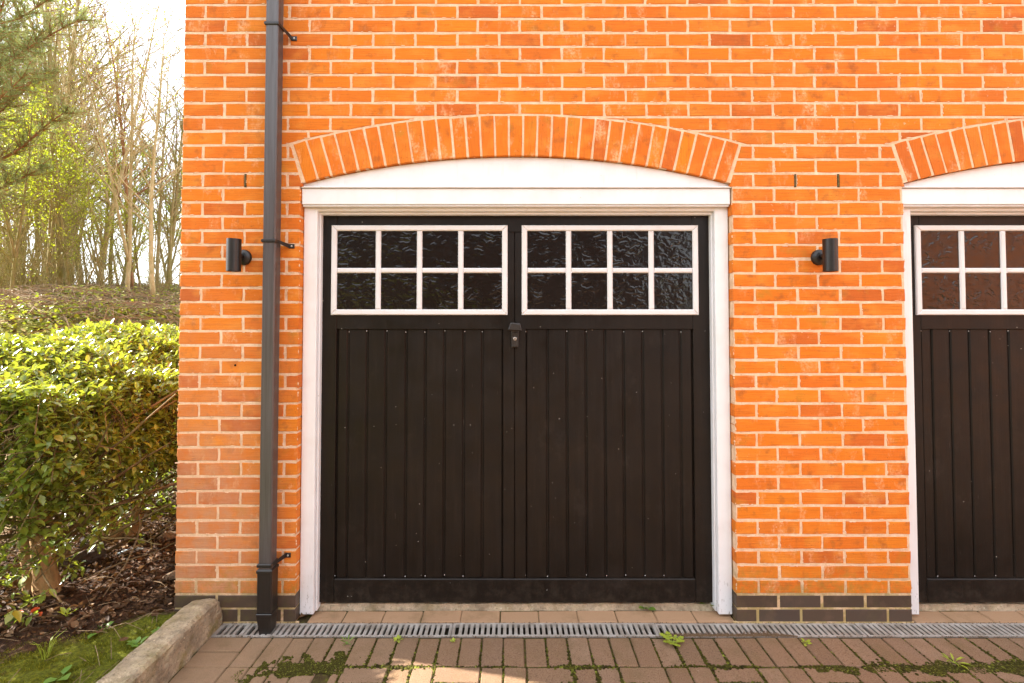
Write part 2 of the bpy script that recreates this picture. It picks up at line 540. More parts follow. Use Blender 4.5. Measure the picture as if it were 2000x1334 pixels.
def ground_mat():
    t = NT('bed_soil')
    X, Y, Z = t.xyz()
    wob = t.math('MULTIPLY', t.math('SUBTRACT', t.noise(4.5, 5, 0.6), 0.5), 0.42)
    # dark soil, leaf mould, paler litter colour further back
    soil = t.ramp(t.noise(38, 5, 0.7), [(0.3, (0.018, 0.010, 0.006)), (0.5, (0.055, 0.028, 0.014)), (0.68, (0.12, 0.062, 0.030)), (0.8, (0.20, 0.115, 0.06))])
    dry = t.ramp(t.noise(16, 5, 0.72), [(0.3, (0.11, 0.075, 0.03)), (0.5, (0.26, 0.19, 0.09)), (0.7, (0.42, 0.33, 0.18))])
    dry = t.mix(t.rng(t.noise(1.1, 5, 0.65), 0.46, 0.58, 0, 0.85), dry, (0.19, 0.20, 0.035))
    col = t.mix(t.rng(t.math('ADD', X, wob), -3.0, -3.9), soil, dry)
    # moss strip along the kerb
    line = t.math('ADD', t.math('ADD', Y, t.math('MULTIPLY', t.math('ADD', X, 1.74), -0.70)), wob)
    mossc = t.ramp(t.noise(60, 5, 0.7), [(0.3, (0.050, 0.050, 0.007)), (0.5, (0.115, 0.125, 0.010)), (0.7, (0.22, 0.22, 0.018))])
    mf = t.math('MULTIPLY', t.rng(line, -0.02, -0.10), t.rng(t.noise(13, 4, 0.6), 0.24, 0.40))
    mf = t.math('MULTIPLY', mf, t.rng(X, -3.2, -2.9))
    col = t.mix(mf, col, mossc)
    h = t.math('ADD', t.noise(90, 5, 0.75), t.math('MULTIPLY', t.noise(22, 4, 0.7), 2.0))
    return t.done(col, 0.95, t.bump(h, 0.016, 1.0), 0.15)


def driveway_mat():
    t = NT('driveway_blocks')
    br = t.N.new('ShaderNodeTexBrick')
    t.inp(br.inputs['Vector'], t.map(None, (1, 1, 1)))
    br.inputs['Scale'].default_value = 1.0
    br.inputs['Brick Width'].default_value = 0.205
    br.inputs['Row Height'].default_value = 0.1025
    br.inputs['Mortar Size'].default_value = 0.004
    br.inputs['Color1'].default_value = (0.25, 0.155, 0.095, 1)
    br.inputs['Color2'].default_value = (0.21, 0.130, 0.080, 1)
    br.inputs['Mortar'].default_value = (0.07, 0.055, 0.02, 1)
    col = t.mix(t.rng(t.noise(200, 2), 0.5, 0.7, 0, 0.4), br.outputs['Color'], (0.16, 0.09, 0.05))
    return t.done(col, 0.92, t.bump(t.noise(120, 4), 0.002), 0.2)


def joint_mat():
    t = NT('joint_sand_and_moss')
    col = t.ramp(t.noise(34, 5, 0.7), [(0.3, (0.030, 0.019, 0.010)), (0.5, (0.070, 0.050, 0.020)), (0.62, (0.085, 0.080, 0.014)), (0.8, (0.15, 0.15, 0.02))])
    return t.done(col, 0.95, t.bump(t.noise(160, 4, 0.7), 0.006), 0.1)


M = {}
M['brick'] = brick_mat('orange_brick', (7, 7, 190))
M['arch'] = brick_mat('orange_arch_brick', (150, 60, 9))
M['blue'] = blue_brick_mat()
M['mortar'] = mortar_mat()
M['white'] = paint_mat('white_frame_paint', (0.72, 0.715, 0.725), 0.42, chip=0.9)
M['white_win'] = paint_mat('white_window_paint', (0.66, 0.645, 0.645), 0.38, dirt=(0.48, 0.38, 0.30))
M['black'] = black_paint_mat()
M['glass'] = glass_mat()
M['pipe'] = simple('streaked_pipe_plastic', (0.080, 0.073, 0.076), 0.30, 0.5, var=0.5, scale=1.0, stretch=(90, 90, 3), dark=(0.045, 0.037, 0.034), bump=0.0004)  # mid grey with darker vertical streaks
M['pipe_new'] = simple('black_pipe_plastic', (0.018, 0.015, 0.013), 0.34, 0.5, var=0.4, scale=1.0, stretch=(90, 90, 4), bump=0.0003)
M['lamp'] = simple('black_powder_coat', (0.010, 0.008, 0.007), 0.40, 0.5, var=0.3, scale=25, bump=0.0002)
M['hardware'] = simple('black_handle_plastic', (0.022, 0.018, 0.016), 0.40, 0.5, var=0.3, scale=40)
M['steel'] = simple('zinc_screw', (0.55, 0.52, 0.48), 0.35, 0.5, 0.9, var=0.3, scale=80)
M['galv'] = simple('galvanised_grate', (0.37, 0.335, 0.30), 0.6, 0.35, 0.1, var=0.5, scale=16, dark=(0.19, 0.15, 0.115), bump=0.0006)
M['channel'] = simple('drain_channel', (0.055, 0.042, 0.026), 0.9, 0.2, var=0.5, scale=30, bump=0.003)
M['concrete'] = stone_mat('threshold_concrete', (0.66, 0.53, 0.37), 0.30)
M['kerb'] = stone_mat('kerb_concrete', (0.48, 0.375, 0.25), 0.8)
M['stone'] = stone_mat('field_stone', (0.27, 0.19, 0.12), 0.25)
M['slate'] = stone_mat('dark_stone', (0.115, 0.085, 0.07), 0.1)
M['paver'] = paver_mat()
M['driveway'] = driveway_mat()
M['joint'] = joint_mat()
M['ground'] = ground_mat()
M['hedge_leaf'] = leaf_mat('laurel_leaf', [(0, (0.10, 0.145, 0.024)), (0.3, (0.15, 0.200, 0.030)), (0.6, (0.195, 0.240, 0.034)), (0.93, (0.25, 0.275, 0.034)), (0.975, (0.38, 0.30, 0.03)), (1, (0.36, 0.18, 0.03))], 0.34, 0.28, (0.42, 0.48, 0.03))
M['spring'] = leaf_mat('spring_leaf', [(0, (0.32, 0.38, 0.02)), (0.5, (0.42, 0.46, 0.025)), (1, (0.50, 0.48, 0.03))], 0.5, 0.5)
M['needle'] = leaf_mat('pine_needle', [(0, (0.19, 0.235, 0.075)), (0.5, (0.25, 0.30, 0.10)), (1, (0.34, 0.37, 0.13))], 0.35, 0.5, (0.3, 0.34, 0.08))
M['ivy'] = leaf_mat('ground_ivy', [(0, (0.15, 0.19, 0.022)), (0.5, (0.25, 0.27, 0.03)), (0.8, (0.34, 0.31, 0.045)), (1, (0.40, 0.28, 0.10))], 0.3, 0.45)
M['weed'] = leaf_mat('weed_leaf', [(0, (0.11, 0.22, 0.03)), (1, (0.17, 0.29, 0.05))], 0.35, 0.4)
M['weed_y'] = leaf_mat('bright_weed_leaf', [(0, (0.28, 0.36, 0.03)), (1, (0.40, 0.44, 0.05))], 0.35, 0.5)
M['moss'] = leaf_mat('moss', [(0, (0.022, 0.016, 0.005)), (0.5, (0.042, 0.036, 0.007)), (0.85, (0.075, 0.070, 0.009)), (0.97, (0.14, 0.15, 0.02)), (1, (0.24, 0.26, 0.04))], 0.12, 0.8, (0.3, 0.3, 0.02), 0.1)
M['moss_bright'] = leaf_mat('carpet_moss', [(0, (0.055, 0.055, 0.006)), (0.4, (0.12, 0.122, 0.010)), (0.8, (0.20, 0.195, 0.014)), (1, (0.30, 0.28, 0.03))], 0.2, 0.8, (0.3, 0.3, 0.02), 0.1)
M['litter'] = leaf_mat('dead_leaf', [(0, (0.030, 0.016, 0.008)), (0.4, (0.070, 0.036, 0.016)), (0.75, (0.125, 0.064, 0.028)), (0.94, (0.20, 0.115, 0.055)), (1, (0.34, 0.23, 0.13))], 0.12, 0.7, (0.3, 0.14, 0.04), 0.2)
M['twig'] = simple('dry_twig', (0.26, 0.18, 0.10), 0.9, 0.2, var=0.5, scale=30)
M['bark_pale'] = bark_mat('pale_bark', (0.52, 0.41, 0.23), (0.33, 0.24, 0.12), 0.28)
M['bark_brown'] = bark_mat('brown_bark', (0.36, 0.27, 0.13), (0.20, 0.145, 0.06), 0.5)
M['bark_red'] = bark_mat('red_pine_bark', (0.36, 0.17, 0.075), (0.20, 0.10, 0.05))
M['bark_hedge'] = bark_mat('hedge_bark', (0.46, 0.27, 0.13), (0.25, 0.145, 0.065), 0.18)
M['bark_twig'] = bark_mat('hedge_twig_bark', (0.17, 0.105, 0.05), (0.08, 0.05, 0.025), 0.25)
M['iron'] = simple('black_iron', (0.012, 0.011, 0.011), 0.5, 0.4, var=0.2, scale=30)
M['grit'] = simple('brown_grit', (0.14, 0.088, 0.05), 0.95, 0.1, var=0.5, scale=60)
M['dark'] = simple('dark_void', (0.01, 0.008, 0.007), 0.9, 0.1)
M['roof'] = simple('grey_roof', (0.09, 0.085, 0.085), 0.8, 0.3, var=0.3, scale=20)
M['scrap_blue'] = simple('pale_blue_plastic', (0.42, 0.50, 0.54), 0.3, 0.5, var=0.2, scale=50)
M['scrap_red'] = simple('red_leaf', (0.50, 0.075, 0.015), 0.6, 0.3, var=0.3, scale=60)

# ------------------------------------------------------------------ the building
X0 = -1.733                      # free corner of the wall
XE = 5.25                        # far end
OPEN = [(-1.111, 1.153), (2.052, 4.316)]
ZS = 2.268                       # springing of the arches
RI, RISE = 4.44, 0.147
RO = RI + 0.2125
PL = 0.071                       # engineering course
Z1 = 0.142
CP = 0.0751
BL, BJ = 0.2225, 0.0125
ZTOP = 5.3


def arch_c(op):
    return (op[0] + op[1]) / 2, ZS + RISE - RI


def intr(op, x):
    cx, cz = arch_c(op)
    return cz + math.sqrt(max(0, RI * RI - (x - cx) ** 2))


building = tag(empty('brick_garage_building', (X0, 0, 0)), 'orange brick garage building with arched openings, white frames and black doors', 'building')
bp = building


def child(o):
    """keep world coordinates under the building empty"""
    o.parent = bp
    o.matrix_parent_inverse = Matrix.Translation((-X0, 0, 0))
    return o


# mortar core of the wall, set 4 mm behind the brick faces
mb = MB()
YF, YB = 0.0016, 0.20
e = 0.004


def panel(x0, x1, z0, z1, yf=YF):
    mb.box(x0, x1, yf, YB, z0, z1)


panel(X0 + e, OPEN[0][0] - e, -0.05, ZS)
panel(OPEN[0][1] + e, OPEN[1][0] - e, -0.05, ZS)
panel(OPEN[1][1] + e, XE, -0.05, ZS)
NA = 28
cols = [X0 + e]
for op in OPEN:
    cols += [op[0] - e] + [op[0] + (op[1] - op[0]) * i / NA for i in range(1, NA)] + [op[1] + e]
cols.append(XE)


def low(x):
    for op in OPEN:
        if op[0] + 1e-4 < x < op[1] - 1e-4: return intr(op, x) + 0.003
    return ZS


for a, b in zip(cols[:-1], cols[1:]):
    za, zb = low(a), low(b)
    mb.add([(a, YF, za), (b, YF, zb), (b, YF, ZTOP), (a, YF, ZTOP), (a, YB, za), (b, YB, zb), (b, YB, ZTOP), (a, YB, ZTOP)],
           [(0, 1, 2, 3), (4, 7, 6, 5), (0, 4, 5, 1), (3, 2, 6, 7)])
# side and back walls
mb.box(X0 + e, X0 + 0.25, YB, 6.0, -0.05, ZTOP)
mb.box(XE - 0.25, XE, YB, 6.0, -0.05, ZTOP)
mb.box(X0 + 0.25, XE - 0.25, 5.75, 6.0, -0.05, ZTOP)
wall = child(mb.obj('wall', M['mortar']))
tag(wall, 'orange brick wall laid in stretcher bond with pale mortar')

mb = MB()
for s in (-1, 1):
    pass
mb.add([(X0 - .25, -.25, ZTOP), (XE + .25, -.25, ZTOP), (XE + .25, 6.25, ZTOP), (X0 - .25, 6.25, ZTOP), (X0 - .25, 3, ZTOP + 2.2), (XE + .25, 3, ZTOP + 2.2)],
       [(0, 3, 2, 1), (0, 1, 5, 4), (2, 3, 4, 5), (1, 2, 5), (3, 0, 4)])
child(mb.obj('roof', M['roof']))


# --- bricks
def brick_poly(w, h, rnd, j=0.0017):
    """ten points round a brick face, a little worn"""
    q = lambda: rnd.uniform(-j, j)
    x, z = w / 2, h / 2
    if w < 0.06:
        return [(-x + q(), -z + q()), (x + q(), -z + q()), (x + q(), z + q()), (-x + q(), z + q())]
    return [(-x + q(), -z + q()), (-x / 3, -z + q()), (x / 3, -z + q()), (x + q(), -z + q()), (x + q(), q()), (x + q(), z + q()),
            (x / 3, z + q()), (-x / 3, z + q()), (-x + q(), z + q()), (-x + q(), q())]


vr = random.Random(11)
H = CP - BJ
BD = 0.10


def brick_mesh(w, h, mat, nm, depth=BD):
    m = MB()
    m.slab(brick_poly(w, h, vr), 0, depth, 0.0022)
    return m.mesh(nm, mat)


FULL = [brick_mesh(BL - BJ, H, M['brick'], 'brick') for _ in range(14)]


def halfplane_cut(poly):
    """cut a brick polygon away where openings and arches are"""
    xs = [p[0] for p in poly]; zs = [p[1] for p in poly]
    cx, cz = sum(xs) / len(xs), sum(zs) / len(zs)
    for op in OPEN:
        ax, az = arch_c(op)
        # skewback corner points
        sx_top = 0.062
        zt = ZS + 0.205
        if max(zs) <= ZS + 0.012 and min(zs) < ZS:
            if max(xs) > op[0] and min(xs) < op[1]:
                L = clip(poly, op[0], 0, -1, 0)
                Rr = clip(poly, op[1], 0, 1, 0)
                poly = max((L, Rr), key=lambda p: area(p) if len(p) > 2 else 0)
                if len(poly) < 3: return []
                xs = [p[0] for p in poly]; zs = [p[1] for p in poly]
            continue
        if max(xs) < op[0] - 0.12 or min(xs) > op[1] + 0.12: continue
        if min(zs) > az + RO + 0.012: continue
        cand = []
        # above the extrados (chord plane at the brick's middle)
        xm = min(max(cx, op[0] - 0.07), op[1] + 0.07)
        zx = az + math.sqrt((RO + 0.011) ** 2 - (xm - ax) ** 2)
        nx, nz = xm - ax, zx - az
        l = math.hypot(nx, nz)
        cand.append(clip(poly, xm, zx, nx / l, nz / l))
        # outside the skewbacks
        for sgn, ex in ((-1, op[0]), (1, op[1])):
            px, pz = ex - sgn * 0.006, ZS
            dx, dz = sgn * sx_top, zt - ZS
            n = Vector((sgn * dz, -sgn * dx * sgn)).normalized()
            # normal pointing away from the arch
            n = Vector((sgn * dz, -abs(dx))).normalized()
            cand.append(clip(poly, px, pz, n.x, n.y))
        poly = max(cand, key=lambda p: area(p) if len(p) > 2 else 0)
        if len(poly) < 3 or area(poly) < 0.0002: return []
        xs = [p[0] for p in poly]; zs = [p[1] for p in poly]
        cx, cz = sum(xs) / len(xs), sum(zs) / len(zs)
    return poly


def courses(ztop):
    n = 0
    while Z1 + n * CP < ztop:
        yield n, Z1 + n * CP + BJ / 2, Z1 + (n + 1) * CP - BJ / 2
        n += 1


pieces = []       # (kind, cx, cz, data)
for n, za, zb in courses(4.4):
    x = X0
    first = True
    while x < XE:
        w = (BL / 2 - BJ / 2 - 0.0025) if (first and n % 2 == 0) else BL - BJ
        if first and n % 2 == 0: w = 0.1025
        x1 = min(x + w, XE)
        rect = [(x, za), (x1, za), (x1, zb), (x, zb)]
        first = False
        x = x1 + BJ
        if rect[1][0] - rect[0][0] < 0.02: continue
        p = halfplane_cut(rect)
        if len(p) < 3 or area(p) < 0.00025: continue
        cx = sum(q[0] for q in p) / len(p); cz = sum(q[1] for q in p) / len(p)
        full = abs(area(p) - (BL - BJ) * H) < 1e-5 and len(p) == 4
        cx_, cz_ = (rect[0][0] + rect[1][0]) / 2, (za + zb) / 2
        pieces.append((full, cx_ if full else cx, cz_ if full else cz, p))
DOT = [(p[1] - 0.0) ** 2 + (p[2] - 1.2) ** 2 for p in pieces]


def in_frame(x, z):
    return X0 - .1 < x < 2.75 and z < 3.33


order = sorted([i for i in range(len(pieces)) if in_frame(pieces[i][1], pieces[i][2])], key=lambda i: (not pieces[i][0], DOT[i]))
single = set(order[:300])
field = MB()
for i, (full, cx, cz, p) in enumerate(pieces):
    dy = vr.uniform(-0.0014, 0.0004)
    if i in single and full:
        o = link('brick', FULL[vr.randrange(len(FULL))], wall, (cx + vr.uniform(-.0012, .0012), dy, cz + vr.uniform(-.001, .001)), (0, vr.uniform(-.004, .004), 0))
    else:
        if full:
            pp = [(cx + a, cz + b) for a, b in brick_poly(BL - BJ, H, vr)]
        else:
            w = max(q[0] for q in p) - min(q[0] for q in p)
            if len(p) == 4 and abs(area(p) - w * H) < 1e-5:
                pp = [(cx + a, cz + b) for a, b in brick_poly(w, H, vr)]
            else:
                pp = [(a + vr.uniform(-.0006, .0006), b + vr.uniform(-.0006, .0006)) for a, b in p]
        if i in single:
            q = MB(); q.slab([(a - cx, b - cz) for a, b in pp], 0, BD, 0.0022)
            link('brick', q.mesh('brick', M['brick']), wall, (cx, dy, cz))
        else:
            field.slab(pp, dy, BD, 0.0022)
# mortar pressed over the brick edges
sm = MB()
sr = random.Random(88)
DOME = [(r_ * math.cos(6.283 * (i + .5 * j) / 7), r_ * math.sin(6.283 * (i + .5 * j) / 7), h_) for j, (r_, h_) in enumerate(((1, 0), (.72, .8), (.3, 1))) for i in range(7)]
DOMEF = [(j * 7 + i, j * 7 + (i + 1) % 7, (j + 1) * 7 + (i + 1) % 7, (j + 1) * 7 + i) for j in range(2) for i in range(7)] + [tuple(14 + i for i in range(7))]
for full, cx, cz, p in pieces:
    if not in_frame(cx, cz): continue
    for _ in range(sr.choice((1, 2, 3, 4, 6))):
        i = sr.randrange(len(p))
        a_, b_ = p[i], p[(i + 1) % len(p)]
        u = sr.random()
        x_, z_ = a_[0] + (b_[0] - a_[0]) * u, a_[1] + (b_[1] - a_[1]) * u
        hor = abs(b_[0] - a_[0]) > abs(b_[1] - a_[1])
        la, lb = sr.uniform(.004, .017), sr.uniform(.0016, .0042)
        if not hor: la, lb = lb, la * .7
        hh = sr.uniform(.0014, .0024)
        j_ = [sr.uniform(.6, 1.25) for _ in range(7)]
        sm.add([(x_ + v_[0] * la * j_[k % 7], -v_[2] * hh + .0002, z_ + v_[1] * lb * j_[k % 7]) for k, v_ in enumerate(DOME)], DOMEF)
tag(sm.obj('mortar_smears', M['mortar'], wall), kind='stuff')
# bricks of the side wall (facing left)
side = MB()
for n, za, zb in courses(4.4):
    y = 0.1025 + BJ if n % 2 else 0.2125 + BJ
    while y < 6.0:
        y1 = min(y + BL - BJ, 6.0)
        b0 = len(side.v)
        side.slab([(-y1, za), (-y, za), (-y, zb), (-y1, zb)], 0, 0.05, 0.0022)
        for k in range(b0, len(side.v)):
            u, d, z = side.v[k]
            side.v[k] = (X0 + d, -u, z)
        y = y1 + BJ
bf = field.obj('brick_field', M['brick'], wall)
tag(bf, kind='stuff')
sf = side.obj('side_brick_field', M['brick'], wall)
tag(sf, kind='stuff')

# --- plinth of dark engineering bricks
plinths = []
for (a, b), lab in zip(((X0, OPEN[0][0]), (OPEN[0][1], OPEN[1][0])), ('dark engineering brick plinth behind the downpipe foot', 'dark engineering brick plinth under the pier between the doors')):
    pm = MB()
    pm.box(a + .006, b - .005, 0.0025, 0.01, -0.04, Z1)
    plinths.append(tag(child(pm.obj('plinth', M['mortar'])), lab))
for c in range(2):
    za, zb = c * PL + 0.004, (c + 1) * PL - 0.005
    for plinth, (a, b) in zip(plinths, ((X0, OPEN[0][0]), (OPEN[0][1], OPEN[1][0]))):
        x = a
        first = True
        while x < b - 0.01:
            w = 0.1025 if (first and (c == 0)) else BL - BJ
            x1 = min(x + w, b)
            if b - x1 < 0.05: x1 = b
            q = MB(); q.slab([(u - (x + x1) / 2, v - (za + zb) / 2) for u, v in [(x, za), (x1, za), (x1, zb), (x, zb)]], 0, BD, 0.002)
            link('engineering_brick', q.mesh('engineering_brick', M['blue']), plinth, ((x + x1) / 2, vr.uniform(-.001, .001), (za + zb) / 2))
            x = x1 + BJ
            first = False

# --- segmental arches of bricks on end
for k, op in enumerate(OPEN):
    ax, az = arch_c(op)
    am = MB()
    N = 30
    half = math.asin((op[1] - op[0] + 0.02) / 2 / RI)
    for i in range(N):
        t0, t1 = -half * 0.985 + 2 * half * 0.985 * i / N, -half * 0.985 + 2 * half * 0.985 * (i + 1) / N
        P = [(ax + math.sin(t) * r, az + math.cos(t) * r) for t, r in ((t0, RI + .002), (t1, RI + .002), (t1, RO + .012), (t0, RO + .012))]
        am.add([(x, 0.0022, z) for x, z in P], [(0, 1, 2, 3)])
        am.add([(P[0][0], .0022, P[0][1]), (P[1][0], .0022, P[1][1]), (P[1][0], .1, P[1][1]), (P[0][0], .1, P[0][1])], [(0, 3, 2, 1)])
    arch = child(am.obj('arch', M['mortar']))
    tag(arch, ['segmental arch of bricks on end over the whole garage door', 'segmental arch of bricks on end cut off by the right edge'][k])
    NB = 31
    VM = []
    for _ in range(7):
        q = MB()
        pl = [(b, -a) for a, b in brick_poly(0.2125, 0.0635, vr)]
        pl = [(a * (1 + 0.045 * b / 0.106), b) for a, b in pl]
        q.slab(pl, 0, BD, 0.0022)
        VM.append(q.mesh('arch_brick', M['arch']))
    for i in range(NB):
        u = (i + 0.5) / NB * 2 - 1
        t = half * u * 0.978
        rm = RI + 0.1065
        lean = t * 1.25
        link('arch_brick', VM[vr.randrange(7)], arch, (ax + math.sin(t) * rm, vr.uniform(-.0028, .0008), az + math.cos(t) * rm), (0, lean + vr.uniform(-.006, .006), 0))

# --- door frames
for k, op in enumerate(OPEN):
    a, b = op
    fr = child(empty('door_frame'))
    tag(fr, ['white painted timber frame around the whole garage door', 'white painted timber frame around the garage door cut by the right edge'][k])
    # curved tympanum board under the arch
    m = MB()
    n = 24
    zt = ZS - 0.016
    top = [(a + 0.002 + (b - a - 0.004) * i / n, intr(op, a + 0.002 + (b - a - 0.004) * i / n) - 0.003) for i in range(n + 1)]
    for (p, q) in zip(top[:-1], top[1:]):
        yf = 0.022
        m.add([(p[0], yf, zt), (q[0], yf, zt), (q[0], yf, q[1]), (p[0], yf, p[1])], [(0, 1, 2, 3)])
        m.add([(p[0], yf, p[1]), (q[0], yf, q[1]), (q[0], .1, q[1]), (p[0], .1, p[1])], [(0, 1, 2, 3)])
    m.obj('arch_board', M['white'], fr)
    m = MB()
    m.cbox(a + 0.001, b + 0.008 if k == 0 else b - .001, 0.004, 0.1, ZS - 0.021, ZS - 0.0145, 0.0015)      # drip
    m.obj('drip_board', M['white'], fr)
    m = MB()
    m.cbox(a + 0.002, b - 0.002, 0.014, 0.16, ZS - 0.108, ZS - 0.0225, 0.003)
    m.cbox(a + 0.004, b - 0.004, 0.020, 0.15, ZS - 0.118, ZS - 0.1088, 0.003)
    m.cbox(a + 0.070, b - 0.070, 0.046, 0.15, ZS - 0.136, ZS - 0.1185, 0.004)
    m.cbox(a + 0.072, b - 0.072, 0.066, 0.15, ZS - 0.150, ZS - 0.1365, 0.004)
    m.obj('head', M['white'], fr)
    for s in (0, 1):
        m = MB()
        xo = a + 0.002 if s == 0 else b - 0.002
        sg = 1 if s == 0 else -1
        x1 = xo + sg * 0.072
        m.cbox(min(xo, x1), max(xo, x1), 0.044, 0.16, 0.014, ZS - 0.119, 0.003)
        x2 = x1 + sg * 0.010
        m.cbox(min(x1, x2) + .0003, max(x1, x2), 0.068, 0.16, 0.018, ZS - 0.137, 0.003)
        m.obj('jamb', M['white'], fr)

# --- garage doors
DY = 0.10


def garage_door(op, label):
    ox = op[0] + 1.111
    d = empty('garage_door')
    child(d)
    tag(d, label)
    Z = dict(b=0.046, t=2.125, wl=1.58, wt=2.06, pt=1.501, pb=0.171)

    def part(nm, m, mat='black', **kw):
        return m.obj(nm, M[mat], d, **kw)

    def bx(nm, x0, x1, z0, z1, y0=DY, y1=DY + 0.04, c=0.002, mat='black'):
        m = MB(); m.cbox(ox + x0, ox + x1, y0, y1, z0, z1, c); return part(nm, m, mat)
    bx('backing_panel', -1.043, 1.087, Z['b'] + .004, Z['t'], DY + .018, DY + .05)
    bx('stile', -1.045, -0.950, Z['b'], Z['t'])
    bx('stile', 0.980, 1.089, Z['b'], Z['t'])
    bx('rail', -0.9495, 0.9795, 2.03, Z['t'], DY + .001)
    bx('rail', -0.9495, -0.0265, Z['pt'], 1.60, DY + .001)
    bx('rail', 0.0505, 0.9795, Z['pt'], 1.60, DY + .001)
    bx('centre_stile', -0.050 + .003, 0.0125, Z['pb'] + .002, 2.029, DY + .0005)
    bx('centre_stile', 0.0155, 0.073, Z['pb'] + .002, 2.029, DY + .0005)
    bx('bottom_rail', -0.9495, 0.9795, Z['b'], Z['pb'], DY - .004, c=.0045)
    # tongue-and-groove boards, set back behind the rails
    gl = [-0.948, -0.888, -0.786, -0.684, -0.574, -0.470, -0.366, -0.262, -0.160, -0.0475]
    gr = [0.0735, 0.192, 0.298, 0.401, 0.504, 0.605, 0.709, 0.815, 0.914, 0.9785]
    for g in (gl, gr):
        for x0, x1 in zip(g[:-1], g[1:]):
            m = MB()
            x0_, x1_ = ox + x0 + 0.0038, ox + x1 - 0.0038
            yf = DY + 0.010 + vr.uniform(-.0006, .0006)
            c = 0.0055
            poly = [(x0_, DY + .03), (x0_, yf + c), (x0_ + c, yf), (x1_ - c, yf), (x1_, yf + c), (x1_, DY + .03)]
            z0, z1 = Z['pb'] + .001, Z['pt'] - .001
            nn = len(poly)
            m.add([(x, y, z0) for x, y in poly] + [(x, y, z1) for x, y in poly],
                  [(i, (i + 1) % nn, nn + (i + 1) % nn, nn + i) for i in range(nn)][::1])
            part('board', m)
    # small nail heads and filler marks at the board ends
    m = MB()
    for g in (gl, gr):
        for x in g[:-1]:
            for zz in (Z['pb'] + .012, Z['pt'] - .012):
                if vr.random() < 0.75:
                    m.lathe([(0.0026, 0), (0.0016, 0.0016)], 6, Matrix.Translation((ox + x + vr.uniform(-.003, .006), DY + .009, zz + vr.uniform(-.004, .004))) @ Matrix.Rotation(R(90), 4, 'X'))
    part('nail_heads', m, 'white_win')
    d.children[-1]['kind'] = 'stuff'
    # glazed lights
    for (w0, w1) in ((-0.978, -0.024), (0.0525, 1.008)):
        yo = DY - 0.014
        zb, zt = Z['wl'] - .002, Z['wt'] + .004
        t = 0.030

        def mitre(nm, P, Q):
            """a moulded bar between two rectangles (outer P, inner Q corner pairs)"""
            m = MB()
            m.slab([P[0], P[1], Q[1], Q[0]], yo, DY + .004, 0.005)
            return part(nm, m, 'white_win')
        o_ = [(ox + w0, zb), (ox + w1, zb), (ox + w1, zt), (ox + w0, zt)]
        i_ = [(ox + w0 + t, zb + t), (ox + w1 - t, zb + t), (ox + w1 - t, zt - t), (ox + w0 + t, zt - t)]
        for q in range(4):
            r = (q + 1) % 4
            mitre('window_frame', (o_[q], o_[r]), (i_[q], i_[r]))
        pw = (w1 - w0 - 2 * t) / 4
        for q in (1, 2, 3):
            xc = w0 + t + pw * q
            m = MB(); m.slab([(ox + xc - .0145, zb + t), (ox + xc + .0145, zb + t), (ox + xc + .0145, zt - t), (ox + xc - .0145, zt - t)], yo + .002, DY + .012, .006)
            part('glazing_bar', m, 'white_win')
        zm = (zb + zt) / 2 - .002
        for q in range(4):
            xa, xb = w0 + t + pw * q + (.0146 if q else 0), w0 + t + pw * (q + 1) - (.0146 if q < 3 else 0)
            m = MB(); m.slab([(ox + xa, zm - .0135), (ox + xb, zm - .0135), (ox + xb, zm + .0135), (ox + xa, zm + .0135)], yo + .003, DY + .012, .006)
            part('glazing_bar', m, 'white_win')
        for q in range(4):
            for zz in ((zb + t - .004, zm - .010), (zm + .010, zt - t + .004)):
                m = MB()
                xa, xb = w0 + t + pw * q, w0 + t + pw * (q + 1)
                m.add([(ox + xa, DY - .002, zz[0]), (ox + xb, DY - .002, zz[0]), (ox + xb, DY - .002, zz[1]), (ox + xa, DY - .002, zz[1])], [(0, 1, 2, 3)])
                part('pane', m, 'glass')
    # T handle with lock plate
    m = MB()
    hx, hz = ox + 0.016, 1.516
    m.slab([(hx - .036, hz - .016), (hx - .030, hz - .021), (hx + .031, hz - .025), (hx + .037, hz - .020), (hx + .029, hz + .012), (hx + .024, hz + .017), (hx - .020, hz + .021), (hx - .026, hz + .017)], DY - .052, DY - .030, .006)
    m.lathe([(0.012, 0), (0.010, 0.034)], 14, Matrix.Translation((hx, DY + .001, hz - .004)) @ Matrix.Rotation(R(90), 4, 'X'))
    part('handle', m, 'hardware')
    m = MB()
    m.cbox(ox - .004, ox + .036, DY - .012, DY + .002, 1.402, 1.500, .004)
    m.cbox(ox + .000, ox + .032, DY - .016, DY - .0115, 1.470, 1.484, .0015)
    m.cbox(ox + .002, ox + .030, DY - .015, DY - .0115, 1.408, 1.414, .0012)
    part('lock_plate', m, 'hardware')
    m = MB()
    m.lathe([(0.0098, 0), (0.0098, 0.005), (0.008, 0.0065)], 18, Matrix.Translation((ox + .016, DY - .0118, 1.450)) @ Matrix.Rotation(R(90), 4, 'X'))
    part('lock_barrel', m, 'steel')
    m = MB()
    m.cbox(ox + .0148, ox + .0172, DY - .0192, DY - .0180, 1.4450, 1.4555, .0003)
    part('key_slot', m, 'dark')
    return d


garage_door(OPEN[0], 'black boarded garage door with two white eight-pane windows, seen whole')
garage_door(OPEN[1], 'black boarded garage door cut off by the right edge of the picture')

